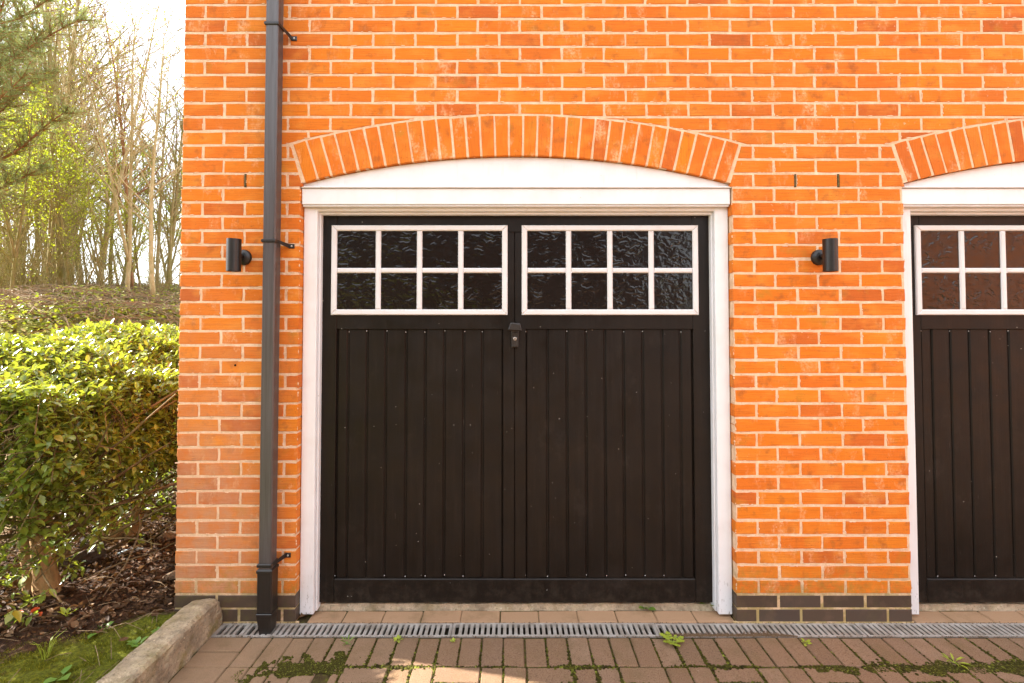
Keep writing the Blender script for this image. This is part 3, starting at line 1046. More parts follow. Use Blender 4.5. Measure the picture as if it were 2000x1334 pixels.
# thresholds: concrete strip under the door, pavers in front
for k, op in enumerate(OPEN):
    m = MB()
    n = 36
    a, b = op[0] + .02, op[1] - .004
    tr = random.Random(k)
    prof = [[(a + (b - a) * i / n, 0.113 + tr.uniform(-.004, .004), -0.006), (a + (b - a) * i / n, 0.1185 + tr.uniform(-.002, .002), 0.031 + tr.uniform(-.006, .002)), (a + (b - a) * i / n, 0.3, 0.034)] for i in range(n + 1)]
    for p, q in zip(prof[:-1], prof[1:]):
        m.add(p + q, [(0, 3, 4, 1), (1, 4, 5, 2)])
    th = child(m.obj('threshold', M['concrete'], smooth=False))
# weep vents in the perpend joints
for (x, z) in ((-1.400, 2.283), (1.487, 2.283), (1.714, 2.283)):
    m = MB()
    n_ = int((z - Z1) / CP)
    zc = Z1 + (n_ + .5) * CP
    m.box(x - .0058, x + .0058, -.001, .01, zc - .034, zc + .034)
    v_ = child(m.obj('weep_vent', M['dark']))
    for i in range(9):
        q = MB(); q.box(x - .0052, x + .0030, -.0028, .0, zc - .030 + i * .0068, zc - .027 + i * .0068)
        q.obj('vent_slat', M['bark_brown'], v_)
# a disused screw hole in the brickwork
m = MB(); m.lathe([(0.0055, 0), (0.0055, 0.003), (.003, .0032)], 10, Matrix.Translation((-1.438, 0.0, 1.316)) @ Matrix.Rotation(R(90), 4, 'X'))
child(m.obj('wall_plug', M['dark']))

# ------------------------------------------------------------------ downpipe
dp = tag(empty('downpipe', (-1.226, -0.06, 0)), 'black square plastic rainwater downpipe running down the brick wall', 'downpipe')


def dpart(nm, m, mat='pipe', parent=dp):
    o = m.obj(nm, M[mat])
    o.parent = parent
    o.matrix_parent_inverse = Matrix.Translation((1.226, 0.06, 0)) if parent is dp else Matrix.Identity(4)
    return o


px0, px1, py0, py1 = -1.258, -1.1945, -0.0945, -0.031
m = MB(); m.cbox(px0, px1, py0, py1, 0.30, 5.15, 0.005); dpart('pipe', m)
m = MB()
m.cbox(px0 - .005, px1 + .006, py0 - .005, py1 + .004, 0.098, 0.316, 0.006)
m.cbox(px0 - .008, px1 + .009, py0 - .008, py1 + .006, 0.296, 0.3125, 0.003)
dpart('socket', m, 'pipe_new')
m = MB()
m.cbox(px0 - .007, px1 + .008, py0 - .007, py1 + .006, 0.086, 0.100, 0.003)
m.add([(px0 - .004, py0 - .004, .088), (px1 + .005, py0 - .004, .088), (px1 + .005, py1 + .003, .088), (px0 - .004, py1 + .003, .088),
       (px0 + .010, py0 + .004, -.02), (px1 - .002, py0 + .004, -.02), (px1 - .002, py1 - .004, -.02), (px0 + .010, py1 - .004, -.02)],
      [(0, 1, 5, 4), (1, 2, 6, 5), (2, 3, 7, 6), (3, 0, 4, 7)])
dpart('shoe', m, 'pipe_new')
for zc, drop in ((3.066, -.028), (1.951, -.015), (0.333, 0.010)):
    m = MB()
    m.cbox(px0 - .0045, px1 + .0045, py0 - .0045, py1 + .002, zc - .009, zc + .009, 0.002)
    m.cbox(px0 - .006, px1 + .003, py0 - .006, py0 - .003, zc - .006, zc + .006, 0.001)
    # arm to the wall on the right
    z2 = zc + drop
    m.add([(px1 + .003, py0 + .010, zc - .008), (px1 + .003, py0 + .010, zc + .008), (px1 + .034, -.006, z2 + .010), (px1 + .034, -.006, z2 - .010),
           (px1 + .003, py0 + .018, zc - .008), (px1 + .003, py0 + .018, zc + .008), (px1 + .028, -.002, z2 + .010), (px1 + .028, -.002, z2 - .010)],
          [(0, 3, 2, 1), (4, 5, 6, 7), (0, 4, 7, 3), (1, 2, 6, 5)])
    m.cbox(px1 + .028, px1 + .058, -.007, -.0005, z2 - .012, z2 + .012, .002)
    br = dpart('bracket', m, 'pipe_new')
    s = MB(); s.lathe([(0.0052, 0), (0.0052, 0.002), (.003, .0035)], 10, Matrix.Translation((px1 + .044, -.0068, z2)) @ Matrix.Rotation(R(90), 4, 'X'))
    so = s.obj('screw', M['steel']); so.parent = br

# ------------------------------------------------------------------ wall lamps
def wall_lamp(x, label):
    z = 1.877
    L = tag(empty('wall_lamp', (x, 0, z)), label, 'wall lamp', 'matching wall lamps beside the garage door')
    m = MB()
    rx = Matrix.Rotation(R(90), 4, 'X')
    m.lathe([(0.041, 0.001), (0.041, 0.010), (0.038, 0.016), (0.026, 0.024), (0.016, 0.028)], 28, rx)
    m.obj('wall_plate', M['lamp'], L, smooth=False)
    m = MB(); m.lathe([(0.013, 0.02), (0.013, 0.075)], 14, rx); m.obj('arm', M['lamp'], L, smooth=True)
    c = (0, -0.098, 0)
    T = Matrix.Translation(c)
    m = MB()
    m.lathe([(0.0305, -0.076), (0.0305, -0.0815), (0.034, -0.0815), (0.034, -0.0202), (0.0335, -0.0198), (0.034, -0.0194), (0.034, 0.0204), (0.0335, 0.0208), (0.034, 0.0212), (0.034, 0.0815), (0.0305, 0.0815), (0.0305, 0.076)], 64, T)
    m.obj('lamp_body', M['lamp'], L)
    for s in (-1, 1):
        m = MB(); m.lathe([(0.0304, 0.072), (0.0304, 0.0735)], 24, T @ Matrix.Scale(s, 4, (0, 0, 1)))
        m.obj('lens', M['glass'], L)
    m = MB(); m.lathe([(.0022, 0), (.0014, .0012)], 8, Matrix.Translation((0.030 if x < 0 else -.030, -.0175, -.004)) @ rx); m.obj('screw', M['steel'], L)
    return L


wall_lamp(-1.400, 'black cylindrical up-and-down wall lamp between brick corner and downpipe')
wall_lamp(1.602, 'black cylindrical up-and-down wall lamp on the pier between the doors')

# ------------------------------------------------------------------ ground, driveway, drain
def hgt(x, y):
    """terrain height"""
    if x > -1.60:
        return -0.09
    d = math.hypot(x, y + 2.6)
    z = 0.055 + 0.03 * math.sin(x * 2.3 + 1) * math.cos(y * 1.9)
    z += 0.035 * max(0, min(1, (-1.7 - x) / 0.8)) * max(0, min(1, (y + 0.5)))
    if y < 0.1: z = z * 1.0 + 0.02 * max(0, min(1, (-1.62 - x) / .25))
    # bank
    u = max(0.0, min(1.0, (d - 6.3) / 3.4))
    z += 1.50 * u * u * (3 - 2 * u)
    u2 = max(0.0, min(1.0, (d - 9.4) / 9.0))
    z += 0.75 * u2
    if d > 7: z += 0.12 * math.sin(x * 0.9 + y * 0.35) + 0.10 * math.sin(x * 2.1 - y * 1.3)
    return z


def lin(a, b, n): return [a + (b - a) * i / n for i in range(n)]


gx = [-160, -110, -80, -60, -45, -36] + lin(-30, -12, 24) + lin(-12, -3.4, 26) + lin(-3.4, -1.62, 46) + [-1.615, -1.585, -1.4, 0, 3, 8, 14, 22, 40, 80, 160]
gy = [-120, -60, -30, -14, -8, -5, -3, -2] + lin(-1.4, 2.6, 76) + lin(2.6, 24, 50) + [24, 30, 40, 60, 90, 160]
gr_ = random.Random(3)
V = []
for y in gy:
    for x in gx:
        z = hgt(x, y)
        if -3.4 < x < -1.62 and -1.4 < y < 2.6: z += gr_.uniform(-.008, .008)
        V.append((x, y, z))
nx = len(gx)
F = [(j * nx + i, j * nx + i + 1, (j + 1) * nx + i + 1, (j + 1) * nx + i) for j in range(len(gy) - 1) for i in range(nx - 1)]
g = MB(); g.add(V, F)
tag(g.obj('ground', M['ground'], smooth=True), kind='structure')

DF = -0.116          # front edge of the drain
PEND = -0.84         # pavers are single pieces up to here
m = MB()
for x0_, x1_, y0_, y1_ in ((-1.50, XE + 4, PEND, DF - .001),):
    m.box(x0_, x1_, y0_, y1_, -0.06, -0.0065)
m.box(-1.5, XE + 4, 0.002, 0.3, -0.06, -0.0065)
drv = m.obj('driveway', M['joint'])
tag(drv, kind='structure')
m = MB(); m.box(-1.48, XE + 4, -14, PEND - .004, -0.06, 0.0)
o = m.obj('driveway_far', M['driveway']); tag(o, kind='structure')

pr = random.Random(5)


def paver(x0, x1, y0, y1):
    g = 0.0014 if x0 < -.9 or y0 > 0 else pr.uniform(.0016, .0042)
    w, d = x1 - x0 - 2 * g, y1 - y0 - 2 * g
    w, d = round(w * 1000) / 1000, round(d * 1000) / 1000
    key = (w, d, pr.randrange(3))
    if key not in PV:
        q = MB(); c = pr.uniform(.0035, .006)
        q.cbox(-w / 2, w / 2, -d / 2, d / 2, -0.05, 0, c)
        PV[key] = q.mesh('paver', M['paver'])
    link('paver', PV[key], drv, ((x0 + x1) / 2 + pr.uniform(-.0012, .0012), (y0 + y1) / 2 + pr.uniform(-.0012, .0012), pr.uniform(-.003, .0015)), (pr.uniform(-.006, .006), pr.uniform(-.008, .008), pr.uniform(-.008, .008)))


PV = {}
P1 = 0.1025
XP = 2.95
# stacked pavers along the kerb
y = DF - .002
while y > PEND + .05:
    paver(-1.478, -1.274, y - P1, y); y -= P1
# soldier course along the drain
x = -1.272
k = 0
while x < XP:
    paver(x, x + P1 - .0005, DF - .002 - 0.204, DF - .002); x += P1
ys = DF - 0.208
# left: soldiers again; right: basket weave
x = -1.272
for k in range(4):
    for yy in (ys, ys - .205):
        paver(x, x + P1 - .0005, yy - .204, yy)
    x += P1
xb = 0.066 - 0.41 * 2 - 0.205
r = 0
yy = ys
while yy > PEND - .1 + .205:
    xx = -0.862
    i = 0
    # phase so that flat pairs start at 0.066 + 0.41 k in the first row
    xx = 0.066 - 0.41 * 2 - 0.041
    paver(xx, xx + .04, yy - .204, yy)
    xx += .041
    ph = r % 2
    while xx < XP:
        if i % 2 == ph:
            paver(xx, xx + .2045, yy - P1, yy); paver(xx, xx + .2045, yy - 2 * P1, yy - P1)
        else:
            paver(xx, xx + P1, yy - .204, yy); paver(xx + P1, xx + 2 * P1, yy - .204, yy)
        xx += .205; i += 1
    yy -= .206; r += 1
# threshold pavers between frame and drain
for a, b, ph in ((OPEN[0][0] + .055, OPEN[0][1] - .003, 0.14), (OPEN[1][0] + .004, 3.1, 2.075)):
    x = ph - 0.2035 * 12
    while x < b:
        x0_, x1_ = max(x, a), min(x + .2035, b)
        if x1_ - x0_ > .03: paver(x0_, x1_, 0.004, 0.108)
        x += .2035

# channel under the grates
m = MB()
m.box(-1.478, XE + 2, -0.116, -0.110, -0.12, -0.006)
m.box(-1.478, XE + 2, -0.006, 0.002, -0.12, -0.006)
m.box(-1.478, XE + 2, -0.116, 0.002, -0.13, -0.10)
o = m.obj('drain_channel', M['channel']); tag(o, kind='structure')

# drain grates
bar = MB()
SP = 0.0277                     # slot pitch
sw = 0.0118                     # slot width
bl = 0.084                      # slot length
n = 5
right = []
for i in range(n + 1):          # quarter-round slot ends give each bar flared ends
    a = math.pi / 2 * i / n
    right.append((SP / 2 - sw / 2 + sw / 2 * (1 - math.sin(a)), bl / 2 - sw / 2 + sw / 2 * math.cos(a)))
right = right[::1]
prof = [(SP / 2, bl / 2)] if False else []
prof = [(p[0], p[1]) for p in right]                                   # from flare to straight, upper right
pts = prof + [(p[0], -p[1]) for p in prof[::-1]] + [(-p[0], -p[1]) for p in prof] + [(-p[0], p[1]) for p in prof[::-1]]
nb = len(pts)
bar.v += [(x, y, 0.0) for x, y in pts] + [(x * .86, y, -0.016) for x, y in pts]
bar.f += [tuple(range(nb))[::-1]] + [(i, (i + 1) % nb, nb + (i + 1) % nb, nb + i) for i in range(nb)]
BARM = bar.mesh('bar', M['galv'])
glabels = ['short grey drain grate piece between the kerb and the downpipe foot', 'grey slotted drain grate under the downpipe foot, left of door centre',
           'grey slotted drain grate along the middle and right of the door', 'dirty grey slotted drain grate below the right jamb and brick pier', 'grey slotted drain grate at the right edge of the picture']
gspan = [(-1.478, -1.330), (-1.327, -0.302), (-0.299, 0.726), (0.729, 1.746), (1.752, 2.78)]
for (a, b), lab in zip(gspan, glabels):
    yc = -0.057
    G = tag(empty('drain_grate', ((a + b) / 2, yc, 0)), lab, 'drain grate', 'drain grates along the wall')
    L = b - a
    nslot = int((L - 0.012) / SP)
    pad = (L - nslot * SP) / 2
    dz = pr.uniform(-.0015, .001)
    for s in (-1, 1):
        m = MB(); y0, y1 = sorted((s * (bl / 2 - .0002), s * 0.0535)); m.cbox(-L / 2, L / 2, y0, y1, -0.018 + dz, 0.0003 + dz, .0012); m.obj('rim', M['galv'], G)
        m = MB(); x0, x1 = sorted((s * (L / 2), s * (L / 2 - pad))); m.cbox(x0, x1, -bl / 2, bl / 2, -0.018 + dz, 0.0001 + dz, .0008); m.obj('rim', M['galv'], G)
    for i in range(nslot + 1):
        xb = -L / 2 + pad + i * SP
        if i == 0 or i == nslot: continue
        link('bar', BARM, G, (xb, 0, dz))

mats_g = []
gr2 = random.Random(55)
for _ in range(5200):
    if gr2.random() < .75:
        x = gr2.uniform(.735, 1.40); y = -.1105 + abs(gr2.gauss(0, .010)) * (1 if x < 1.1 else 1.6 * max(0, math.sin((x - 1.05) * 9)))
        z = .0006
    else:
        x = gr2.uniform(-1.45, 2.75); y = gr2.choice((-.1135, -.003)) + gr2.gauss(0, .0025); z = .0006
    q = gr2.uniform(.0012, .0034)
    mats_g.append((x, y, z, q))
# mortar fillet at the foot of the wall
fm = MB()
fr_ = random.Random(9)
for a, b in ((-1.478, OPEN[0][0] + .02), (OPEN[0][1] - .02, OPEN[1][0] + .01)):
    n = int((b - a) / .03)
    for i in range(n):
        x0, x1 = a + (b - a) * i / n, a + (b - a) * (i + 1) / n
        fm.add([(x0, -.004, -.01), (x1, -.004, -.01), (x1, .002, .007), (x0, .002, .007)], [(0, 1, 2, 3)])
child(fm.obj('mortar_fillet', M['mortar']))

# ------------------------------------------------------------------ kerb
from mathutils import noise as mnoise
m = MB()
corner = [(-1.616, -0.04), (-1.618, 0.138), (-1.608, 0.147), (-1.497, 0.149), (-1.482, 0.136), (-1.479, -0.03)]
prof0 = []
for (p, q), n in zip(zip(corner[:-1], corner[1:]), (7, 3, 9, 5, 12)):
    prof0 += [(p[0] + (q[0] - p[0]) * i / n, p[1] + (q[1] - p[1]) * i / n) for i in range(n)]
prof0.append(corner[-1])
ny = 190
npf = len(prof0)
for i in range(ny + 1):
    y = -0.010 - 1.9 * (i / ny) ** 1.3
    wear = max(0.0, (0.13 + y) / 0.13)
    for j, (x, z) in enumerate(prof0):
        v = Vector((x, y, z))
        n1 = mnoise.fractal(v * 14, 1.0, 2.0, 5)
        n2 = mnoise.noise(v * 55)
        k = 0.0060 * n1 + 0.0026 * n2 + 0.0018 * mnoise.noise(v * 130)
        top = max(0.0, min(1.0, (z - .06) / .06))
        xx = x + (k if x > -1.55 else -k) * (1 if z < .135 else .3)
        zz = z + k * top - top * wear * wear * (0.030 + 0.02 * n1)
        if x > -1.52: xx -= wear * wear * .016 * top
        m.v.append((xx, y, zz))
for i in range(ny):
    for j in range(npf - 1):
        m.f.append((i * npf + j, (i + 1) * npf + j, (i + 1) * npf + j + 1, i * npf + j + 1))
m.f.append(tuple(range(npf))[::-1])
tag(m.obj('kerb_stone', M['kerb']), 'rough weathered concrete kerb running from the brick corner towards the viewer', 'kerb')

# ------------------------------------------------------------------ foliage helpers
LT = np.array([(0, 0, 0), (0.34, 0.30, .02), (0.70, 0.24, -.01), (1, 0, -.13), (0.70, -0.24, -.01), (0.34, -0.30, .02), (0.34, 0, -.035), (0.70, 0, -.075)], float)
LTF = [(0, 6, 1), (1, 6, 7, 2), (2, 7, 3), (0, 5, 6), (5, 4, 7, 6), (4, 3, 7)]


def frame(d, up=(0, 0, 1), roll=0.0):
    d = Vector(d).normalized()
    s = Vector(up).cross(d)
    if s.length < 1e-3: s = Vector((1, 0, 0)).cross(d)
    s.normalize()
    n = d.cross(s)
    if roll:
        q = Matrix.Rotation(roll, 3, d)
        s, n = q @ s, q @ n
    return d, s, n


def leaf_matrix(p, d, L, roll=0.0, wide=1.0, droop=1.0):
    d, s, n = frame(d, roll=roll)
    return np.array([[d.x * L, s.x * L * wide, n.x * L * droop, p[0]], [d.y * L, s.y * L * wide, n.y * L * droop, p[1]], [d.z * L, s.z * L * wide, n.z * L * droop, p[2]]])


def leaf_mesh(name, mats, mat, tpl=LT, tplf=LTF):
    mats = np.asarray(mats)
    n, k = len(mats), len(tpl)
    h = np.concatenate([tpl, np.ones((k, 1))], 1)
    v = np.einsum('nij,kj->nki', mats, h).reshape(-1, 3)
    loops, starts, tot = [], [], []
    lens = [len(f) for f in tplf]
    flat = np.concatenate([np.array(f) for f in tplf])
    per = len(flat)
    allv = (np.arange(n)[:, None] * k + flat[None, :]).reshape(-1)
    st = np.cumsum([0] + lens[:-1])
    starts = (np.arange(n)[:, None] * per + st[None, :]).reshape(-1)
    me = bpy.data.meshes.new(name)
    me.vertices.add(n * k)
    me.vertices.foreach_set('co', v.reshape(-1))
    me.loops.add(n * per)
    me.loops.foreach_set('vertex_index', allv.astype(np.int32))
    me.polygons.add(n * len(tplf))
    me.polygons.foreach_set('loop_start', starts.astype(np.int32))
    me.polygons.foreach_set('use_smooth', np.ones(n * len(tplf), bool))
    me.update(calc_edges=True)
    me.validate()
    me.materials.append(mat)
    return me


# ------------------------------------------------------------------ clipped evergreen hedge of three shrubs
hr = random.Random(42)
HX0, HX1 = -3.30, -2.17          # back and right-hand faces
HY0, HY1 = -0.34, 3.4
TR = [(-2.456, 0.07), (-2.594, 0.80), (-2.70, 2.05)]
hlab = ['glossy evergreen hedge shrub with a thick single trunk at the left edge', 'glossy evergreen hedge shrub with a forked trunk, nearer the brick corner', 'glossy evergreen hedge shrub furthest back behind the brick corner']
shrubs = [tag(empty('hedge_shrub', (x, y, 0.06)), l, 'hedge', 'shrubs forming the clipped hedge') for (x, y), l in zip(TR, hlab)]
wood = [MB() for _ in TR]
leafm = [[] for _ in TR]


def hedge_top(x, y):
    u = (HX1 - x) / (HX1 - HX0)
    return 1.15 + 0.32 * math.sin(min(1, u * 1.05) * math.pi / 2) + 0.04 * math.sin(x * 5 + y * 3.3) + 0.03 * math.sin(y * 7.1 - x * 2)


def hedge_side(y, z):
    return HX1 + 0.05 * math.sin(y * 4.1 + z * 3) + 0.04 * math.sin(z * 9 + y * 2) - 0.10 * max(0, 1 - z / .5)


def shrub_of(x, y):
    return min(range(len(TR)), key=lambda i: abs(TR[i][1] - y) + (0.25 if i == 2 and y < 1.3 else 0))


def shoot(p, d, nl, L, k, twig=True):
    d = Vector(d).normalized()
    p = Vector(p)
    if twig:
        q = p - d * hr.uniform(.10, .2) + Vector((hr.uniform(-.03, .03), hr.uniform(-.03, .03), -0.03))
        wood[k].tube([q, p], [0.003, 0.0016], 3, False)
    ph = hr.uniform(0, 6.28)
    a, b, c = frame(d)
    for i in range(nl):
        ph += 2.4
        back = 0.075 * (i / nl)
        sp = hr.uniform(0.75, 1.25) * (0.65 + 0.5 * i / nl)
        dd = a * math.cos(sp) + (b * math.cos(ph) + c * math.sin(ph)) * math.sin(sp)
        dd.z -= 0.10
        l = L * hr.uniform(0.5, 1.2)
        leafm[k].append((leaf_matrix(p - a * back, dd, l, hr.uniform(-.5, .5), hr.uniform(.66, .9), hr.uniform(.8, 2.6)), (p - a * back)))


# top of the hedge
for _ in range(4600):
    y = hr.uniform(HY0, HY1); x = hr.uniform(HX0, HX1 + .02)
    dep = hr.expovariate(1 / 0.05)
    z = hedge_top(x, y) - dep + hr.uniform(-.02, .03)
    shoot((x, y, z), (hr.gauss(.12, .35), hr.gauss(-.1, .35), 1), hr.randint(5, 8), 0.047, shrub_of(x, y), dep < .12)
# right-hand face
for _ in range(3800):
    y = hr.uniform(HY0, HY1); z = 0.22 + (hr.random() ** 0.62) * 0.98
    if hr.random() > (max(0, z - .24) / .55) ** 1.2 + .04: continue
    x = hedge_side(y, z) - hr.expovariate(1 / 0.10)
    shoot((x, y, z), (hr.gauss(.75, .4), hr.gauss(-.25, .5), hr.gauss(.35, .35)), hr.randint(4, 7), 0.050, shrub_of(x, y))
# the near end, facing the viewer
for _ in range(520):
    x = hr.uniform(HX0, HX1); z = 0.16 + (hr.random() ** 0.75) * 1.08
    if hr.random() > (z - .05) / .85: continue
    y = HY0 + hr.expovariate(1 / 0.09)
    shoot((x, y, z), (hr.gauss(.2, .4), hr.gauss(-.7, .4), hr.gauss(.35, .35)), hr.randint(4, 7), 0.058, shrub_of(x, y))
# sparse interior and low shoots
for _ in range(330):
    y = hr.uniform(-.2, HY1); z = hr.uniform(0.55, 1.15); x = hr.uniform(HX0 + .1, HX1 - .15)
    shoot((x, y, z), (hr.gauss(0, .6), hr.gauss(-.3, .6), .6), hr.randint(3, 5), 0.058, shrub_of(x, y))
for _ in range(46):
    y = hr.uniform(-.25, .75); z = hr.uniform(0.14, .5); x = hr.uniform(-2.75, -2.2)
    shoot((x, y, z), (hr.gauss(.6, .4), hr.gauss(-.5, .4), hr.gauss(.4, .3)), hr.randint(4, 6), 0.062, shrub_of(x, y))


for _ in range(900):
    y = hr.uniform(1.15, 2.9); z = 0.08 + hr.random() * .7; x = hr.uniform(-3.25, -2.1) + .05 * math.sin(y * 9)
    shoot((x, y, z), (hr.gauss(.4, .5), hr.gauss(-.6, .5), hr.gauss(.3, .4)), hr.randint(4, 6), 0.056, shrub_of(x, y), hr.random() < .5)


def wander(p, d, L, n, curl, rng, grav=0.0):
    pts = [Vector(p)]
    d = Vector(d).normalized()
    for i in range(n):
        d = (d + Vector((rng.uniform(-1, 1), rng.uniform(-1, 1), rng.uniform(-1, 1))) * curl + Vector((0, 0, grav))).normalized()
        pts.append(pts[-1] + d * (L / n))
    return pts


trunks = [MB() for _ in TR]


def limb(k, p, d, L, r0, r1, n=6, curl=.16, into=None, grav=0.03):
    pts = wander(p, d, L, n, curl, hr, grav)
    (into or wood[k]).tube(pts, [r0 + (r1 - r0) * i / n for i in range(n + 1)], 7 if r0 > .012 else 4, True)
    return pts


# trunks: a stout flared one at the left, a forked pair further back
t0 = Vector((TR[0][0], TR[0][1], .02))
trunks[0].tube([t0 + Vector(v) for v in ((.05, -.03, -.03), (.03, -.02, .03), (.01, 0, .09), (-.02, .01, .2), (-.05, .02, .36), (-.07, .04, .52), (-.06, .03, .68))], [.125, .098, .064, .052, .047, .044, .034], 11)
trunks[0].tube([t0 + Vector(v) for v in ((-.04, 0, -.02), (-.07, .01, .06), (-.10, .02, .2), (-.16, .04, .4), (-.2, .05, .7))], [.07, .05, .038, .033, .024], 9)
trunks[0].tube([t0 + Vector(v) for v in ((.03, -.02, .05), (-.10, -.10, .075), (-.30, -.2, .05))], [.03, .022, .015], 7)
t1 = Vector((TR[1][0], TR[1][1], .03))
trunks[1].tube([t1 + Vector(v) for v in ((.02, 0, -.04), (.02, -.01, .02), (.03, 0, .09), (.06, .01, .2), (.075, .02, .38), (.07, .03, .58), (.10, .03, .8))], [.082, .062, .047, .038, .033, .028, .02], 10)
trunks[1].tube([t1 + Vector(v) for v in ((.0, -.02, .02), (-.055, -.03, .09), (-.115, -.03, .15), (-.12, -.02, .24), (-.10, -.02, .33), (-.08, 0, .5), (-.02, .02, .72))], [.06, .054, .052, .047, .036, .028, .018], 10)
trunks[2].tube([Vector((TR[2][0], TR[2][1], 0)) + Vector(v) for v in ((0, 0, 0), (.02, 0, .3), (-.02, .02, .7))], [.06, .045, .03], 8)
for k, (x, y) in enumerate(TR):
    for _ in range(26):
        z = hr.uniform(.25, .75)
        a = hr.uniform(0, 6.28)
        base = (x + hr.uniform(-.06, .06), y + hr.uniform(-.06, .06), z)
        limb(k, base, (math.cos(a), math.sin(a) * 1.2, hr.uniform(.3, 1.1)), hr.uniform(.45, .95), hr.uniform(.009, .018), .004)
    for _ in range(30):
        a = hr.uniform(0, 6.28)
        limb(k, (x + hr.uniform(-.4, .4), y + hr.uniform(-.35, .35), hr.uniform(.15, .7)), (math.cos(a), math.sin(a), hr.uniform(-.1, .6)), hr.uniform(.3, .7), .005, .002)
# long bare switches crossing the low gap
for (p, q, r_) in (((-2.75, .02, .33), (-2.13, .12, .66), .006), ((-2.80, -.05, .18), (-2.30, .4, .42), .008), ((-2.62, .3, .10), (-2.30, .62, .24), .013), ((-2.9, .05, .42), (-2.25, -.1, .74), .005), ((-2.45, .9, .42), (-1.95, 1.3, .75), .009), ((-2.5, .85, .50), (-2.2, 1.1, .95), .010)):
    k = shrub_of(p[0], p[1])
    p, q = Vector(p), Vector(q)
    mid = (p + q) / 2 + Vector((0, 0, -.025))
    wood[k].tube([p, mid, q], [r_, r_ * .85, r_ * .6], 5)

LEAFM = [leaf_mesh('leaf', [np.concatenate([np.diag([1, w, dr]), np.zeros((3, 1))], 1)], M['hedge_leaf']) for w, dr in ((.7, 1), (.82, 1.5), (.76, 2.1), (.86, .9), (.74, 1.7), (.8, 2.4))]
camp = Vector(cam.location)
for k, S in enumerate(shrubs):
    off = Matrix.Translation(-S.location)

    def under(o):
        o.parent = S
        o.matrix_parent_inverse = off
        return o
    under(trunks[k].obj('trunk', M['bark_hedge'], smooth=True))
    w_ = under(wood[k].obj('branches', M['bark_twig']))
    w_['kind'] = 'stuff'
    # leaves showing largest: nearest ones on the outside, in view
    cand = []
    for i, (mm, p) in enumerate(leafm[k]):
        d = (p - camp).length
        px = p.x / (p.y + 2.6) * 974
        if px < -985 or p.x < hedge_side(p.y, p.z) - .06 and p.z < hedge_top(p.x, p.y) - .05 and p.y > HY0 + .06: continue
        cand.append((d, i))
    cand.sort()
    pick = set(i for _, i in cand[:170])
    f_ = under(link('foliage', leaf_mesh('foliage', [mm for i, (mm, p) in enumerate(leafm[k]) if i not in pick], M['hedge_leaf'])))
    f_['kind'] = 'stuff'
    for i in pick:
        mm, p = leafm[k][i]
        o = under(link('leaf', LEAFM[i % len(LEAFM)]))
        A = Matrix([list(r_) for r_ in mm] + [[0, 0, 0, 1]])
        loc, rot, sca = A.decompose()
        o.location, o.rotation_euler, o.scale = loc, rot.to_euler(), (sca.x, sca.x, sca.x)

# ------------------------------------------------------------------ black railing behind the hedge
FX = -3.42
fence = tag(empty('railing_fence', (FX, 1.6, 0)), 'black metal railing with square posts glimpsed through the hedge', 'fence')


def fpart(nm, x0, x1, y0, y1, z0, z1):
    q = MB(); q.cbox(x0 - FX, x1 - FX, y0 - 1.6, y1 - 1.6, z0, z1, .002); return q.obj(nm, M['iron'], fence)


for y in (-.75, .92, 2.6, 4.2): fpart('post', FX - .035, FX + .035, y - .035, y + .035, 0, 1.22)
for z in (.16, 1.08): fpart('rail', FX - .012, FX + .012, -.75, 4.2, z, z + .03)
y = -.64
while y < 4.1:
    if min(abs(y - q) for q in (-.75, .92, 2.6, 4.2)) > .06: fpart('bar', FX - .008, FX + .008, y - .008, y + .008, .19, 1.08)
    y += .118

# ------------------------------------------------------------------ leaf litter, moss, stones, weeds on the bed
lr = random.Random(77)


def moss_line(x, y):
    return y - 0.70 * (x + 1.74)


LIT = np.array([(0, 0, 0), (.25, .28, .10), (.6, .33, .12), (1, .05, .06), (.7, -.3, .14), (.3, -.22, .12), (.5, 0, -.03)], float)
LITF = [(0, 6, 1), (1, 6, 2), (2, 6, 3), (3, 6, 4), (4, 6, 5), (5, 6, 0)]
mats = []
for _ in range(11000):
    x = lr.uniform(-3.5, -1.74); y = lr.uniform(-.32, 2.4)
    ml = moss_line(x, y) + .06 * math.sin(x * 9) - lr.uniform(-.05, .07)
    if ml < 0 and lr.random() < .97: continue
    z = hgt(x, y) + lr.uniform(0.0, .022)
    a = lr.uniform(0, 6.28)
    L = lr.choice((.014, .018, .022, .028, .045)) * lr.uniform(.8, 1.2)
    mats.append(leaf_matrix((x, y, z), (math.cos(a), math.sin(a), lr.gauss(0, .35)), L, lr.gauss(0, .6), lr.uniform(.6, 1.3), lr.uniform(.5, 2.2)))
for _ in range(4200):                                    # pale dry litter behind the hedge and on the bank
    x = -3.3 - lr.random() ** 1.5 * 7; y = lr.uniform(-.5, 9)
    if math.hypot(x, y + 2.6) > 13: continue
    a = lr.uniform(0, 6.28)
    mats.append(leaf_matrix((x, y, hgt(x, y) + lr.uniform(0, .03)), (math.cos(a), math.sin(a), lr.gauss(0, .4)), lr.uniform(.04, .09), lr.gauss(0, .6), 1, 1.5))
tag(link('leaf_litter', leaf_mesh('leaf_litter', mats, M['litter'], LIT, LITF)), 'brown fallen leaves covering the soil under the hedge', 'leaf litter', kind='stuff')
m = MB()
for _ in range(420):
    x = lr.uniform(-3.4, -1.66); y = lr.uniform(-.5, 2.0); a = lr.uniform(0, 6.28); L = lr.uniform(.04, .20)
    z = hgt(x, y) + lr.uniform(.008, .03)
    m.tube([(x, y, z), (x + math.cos(a) * L * .5, y + math.sin(a) * L * .5, z + lr.uniform(-.004, .012)), (x + math.cos(a) * L, y + math.sin(a) * L, hgt(x + math.cos(a) * L, y + math.sin(a) * L) + .01)], [.0016, .0014, .0008], 3)
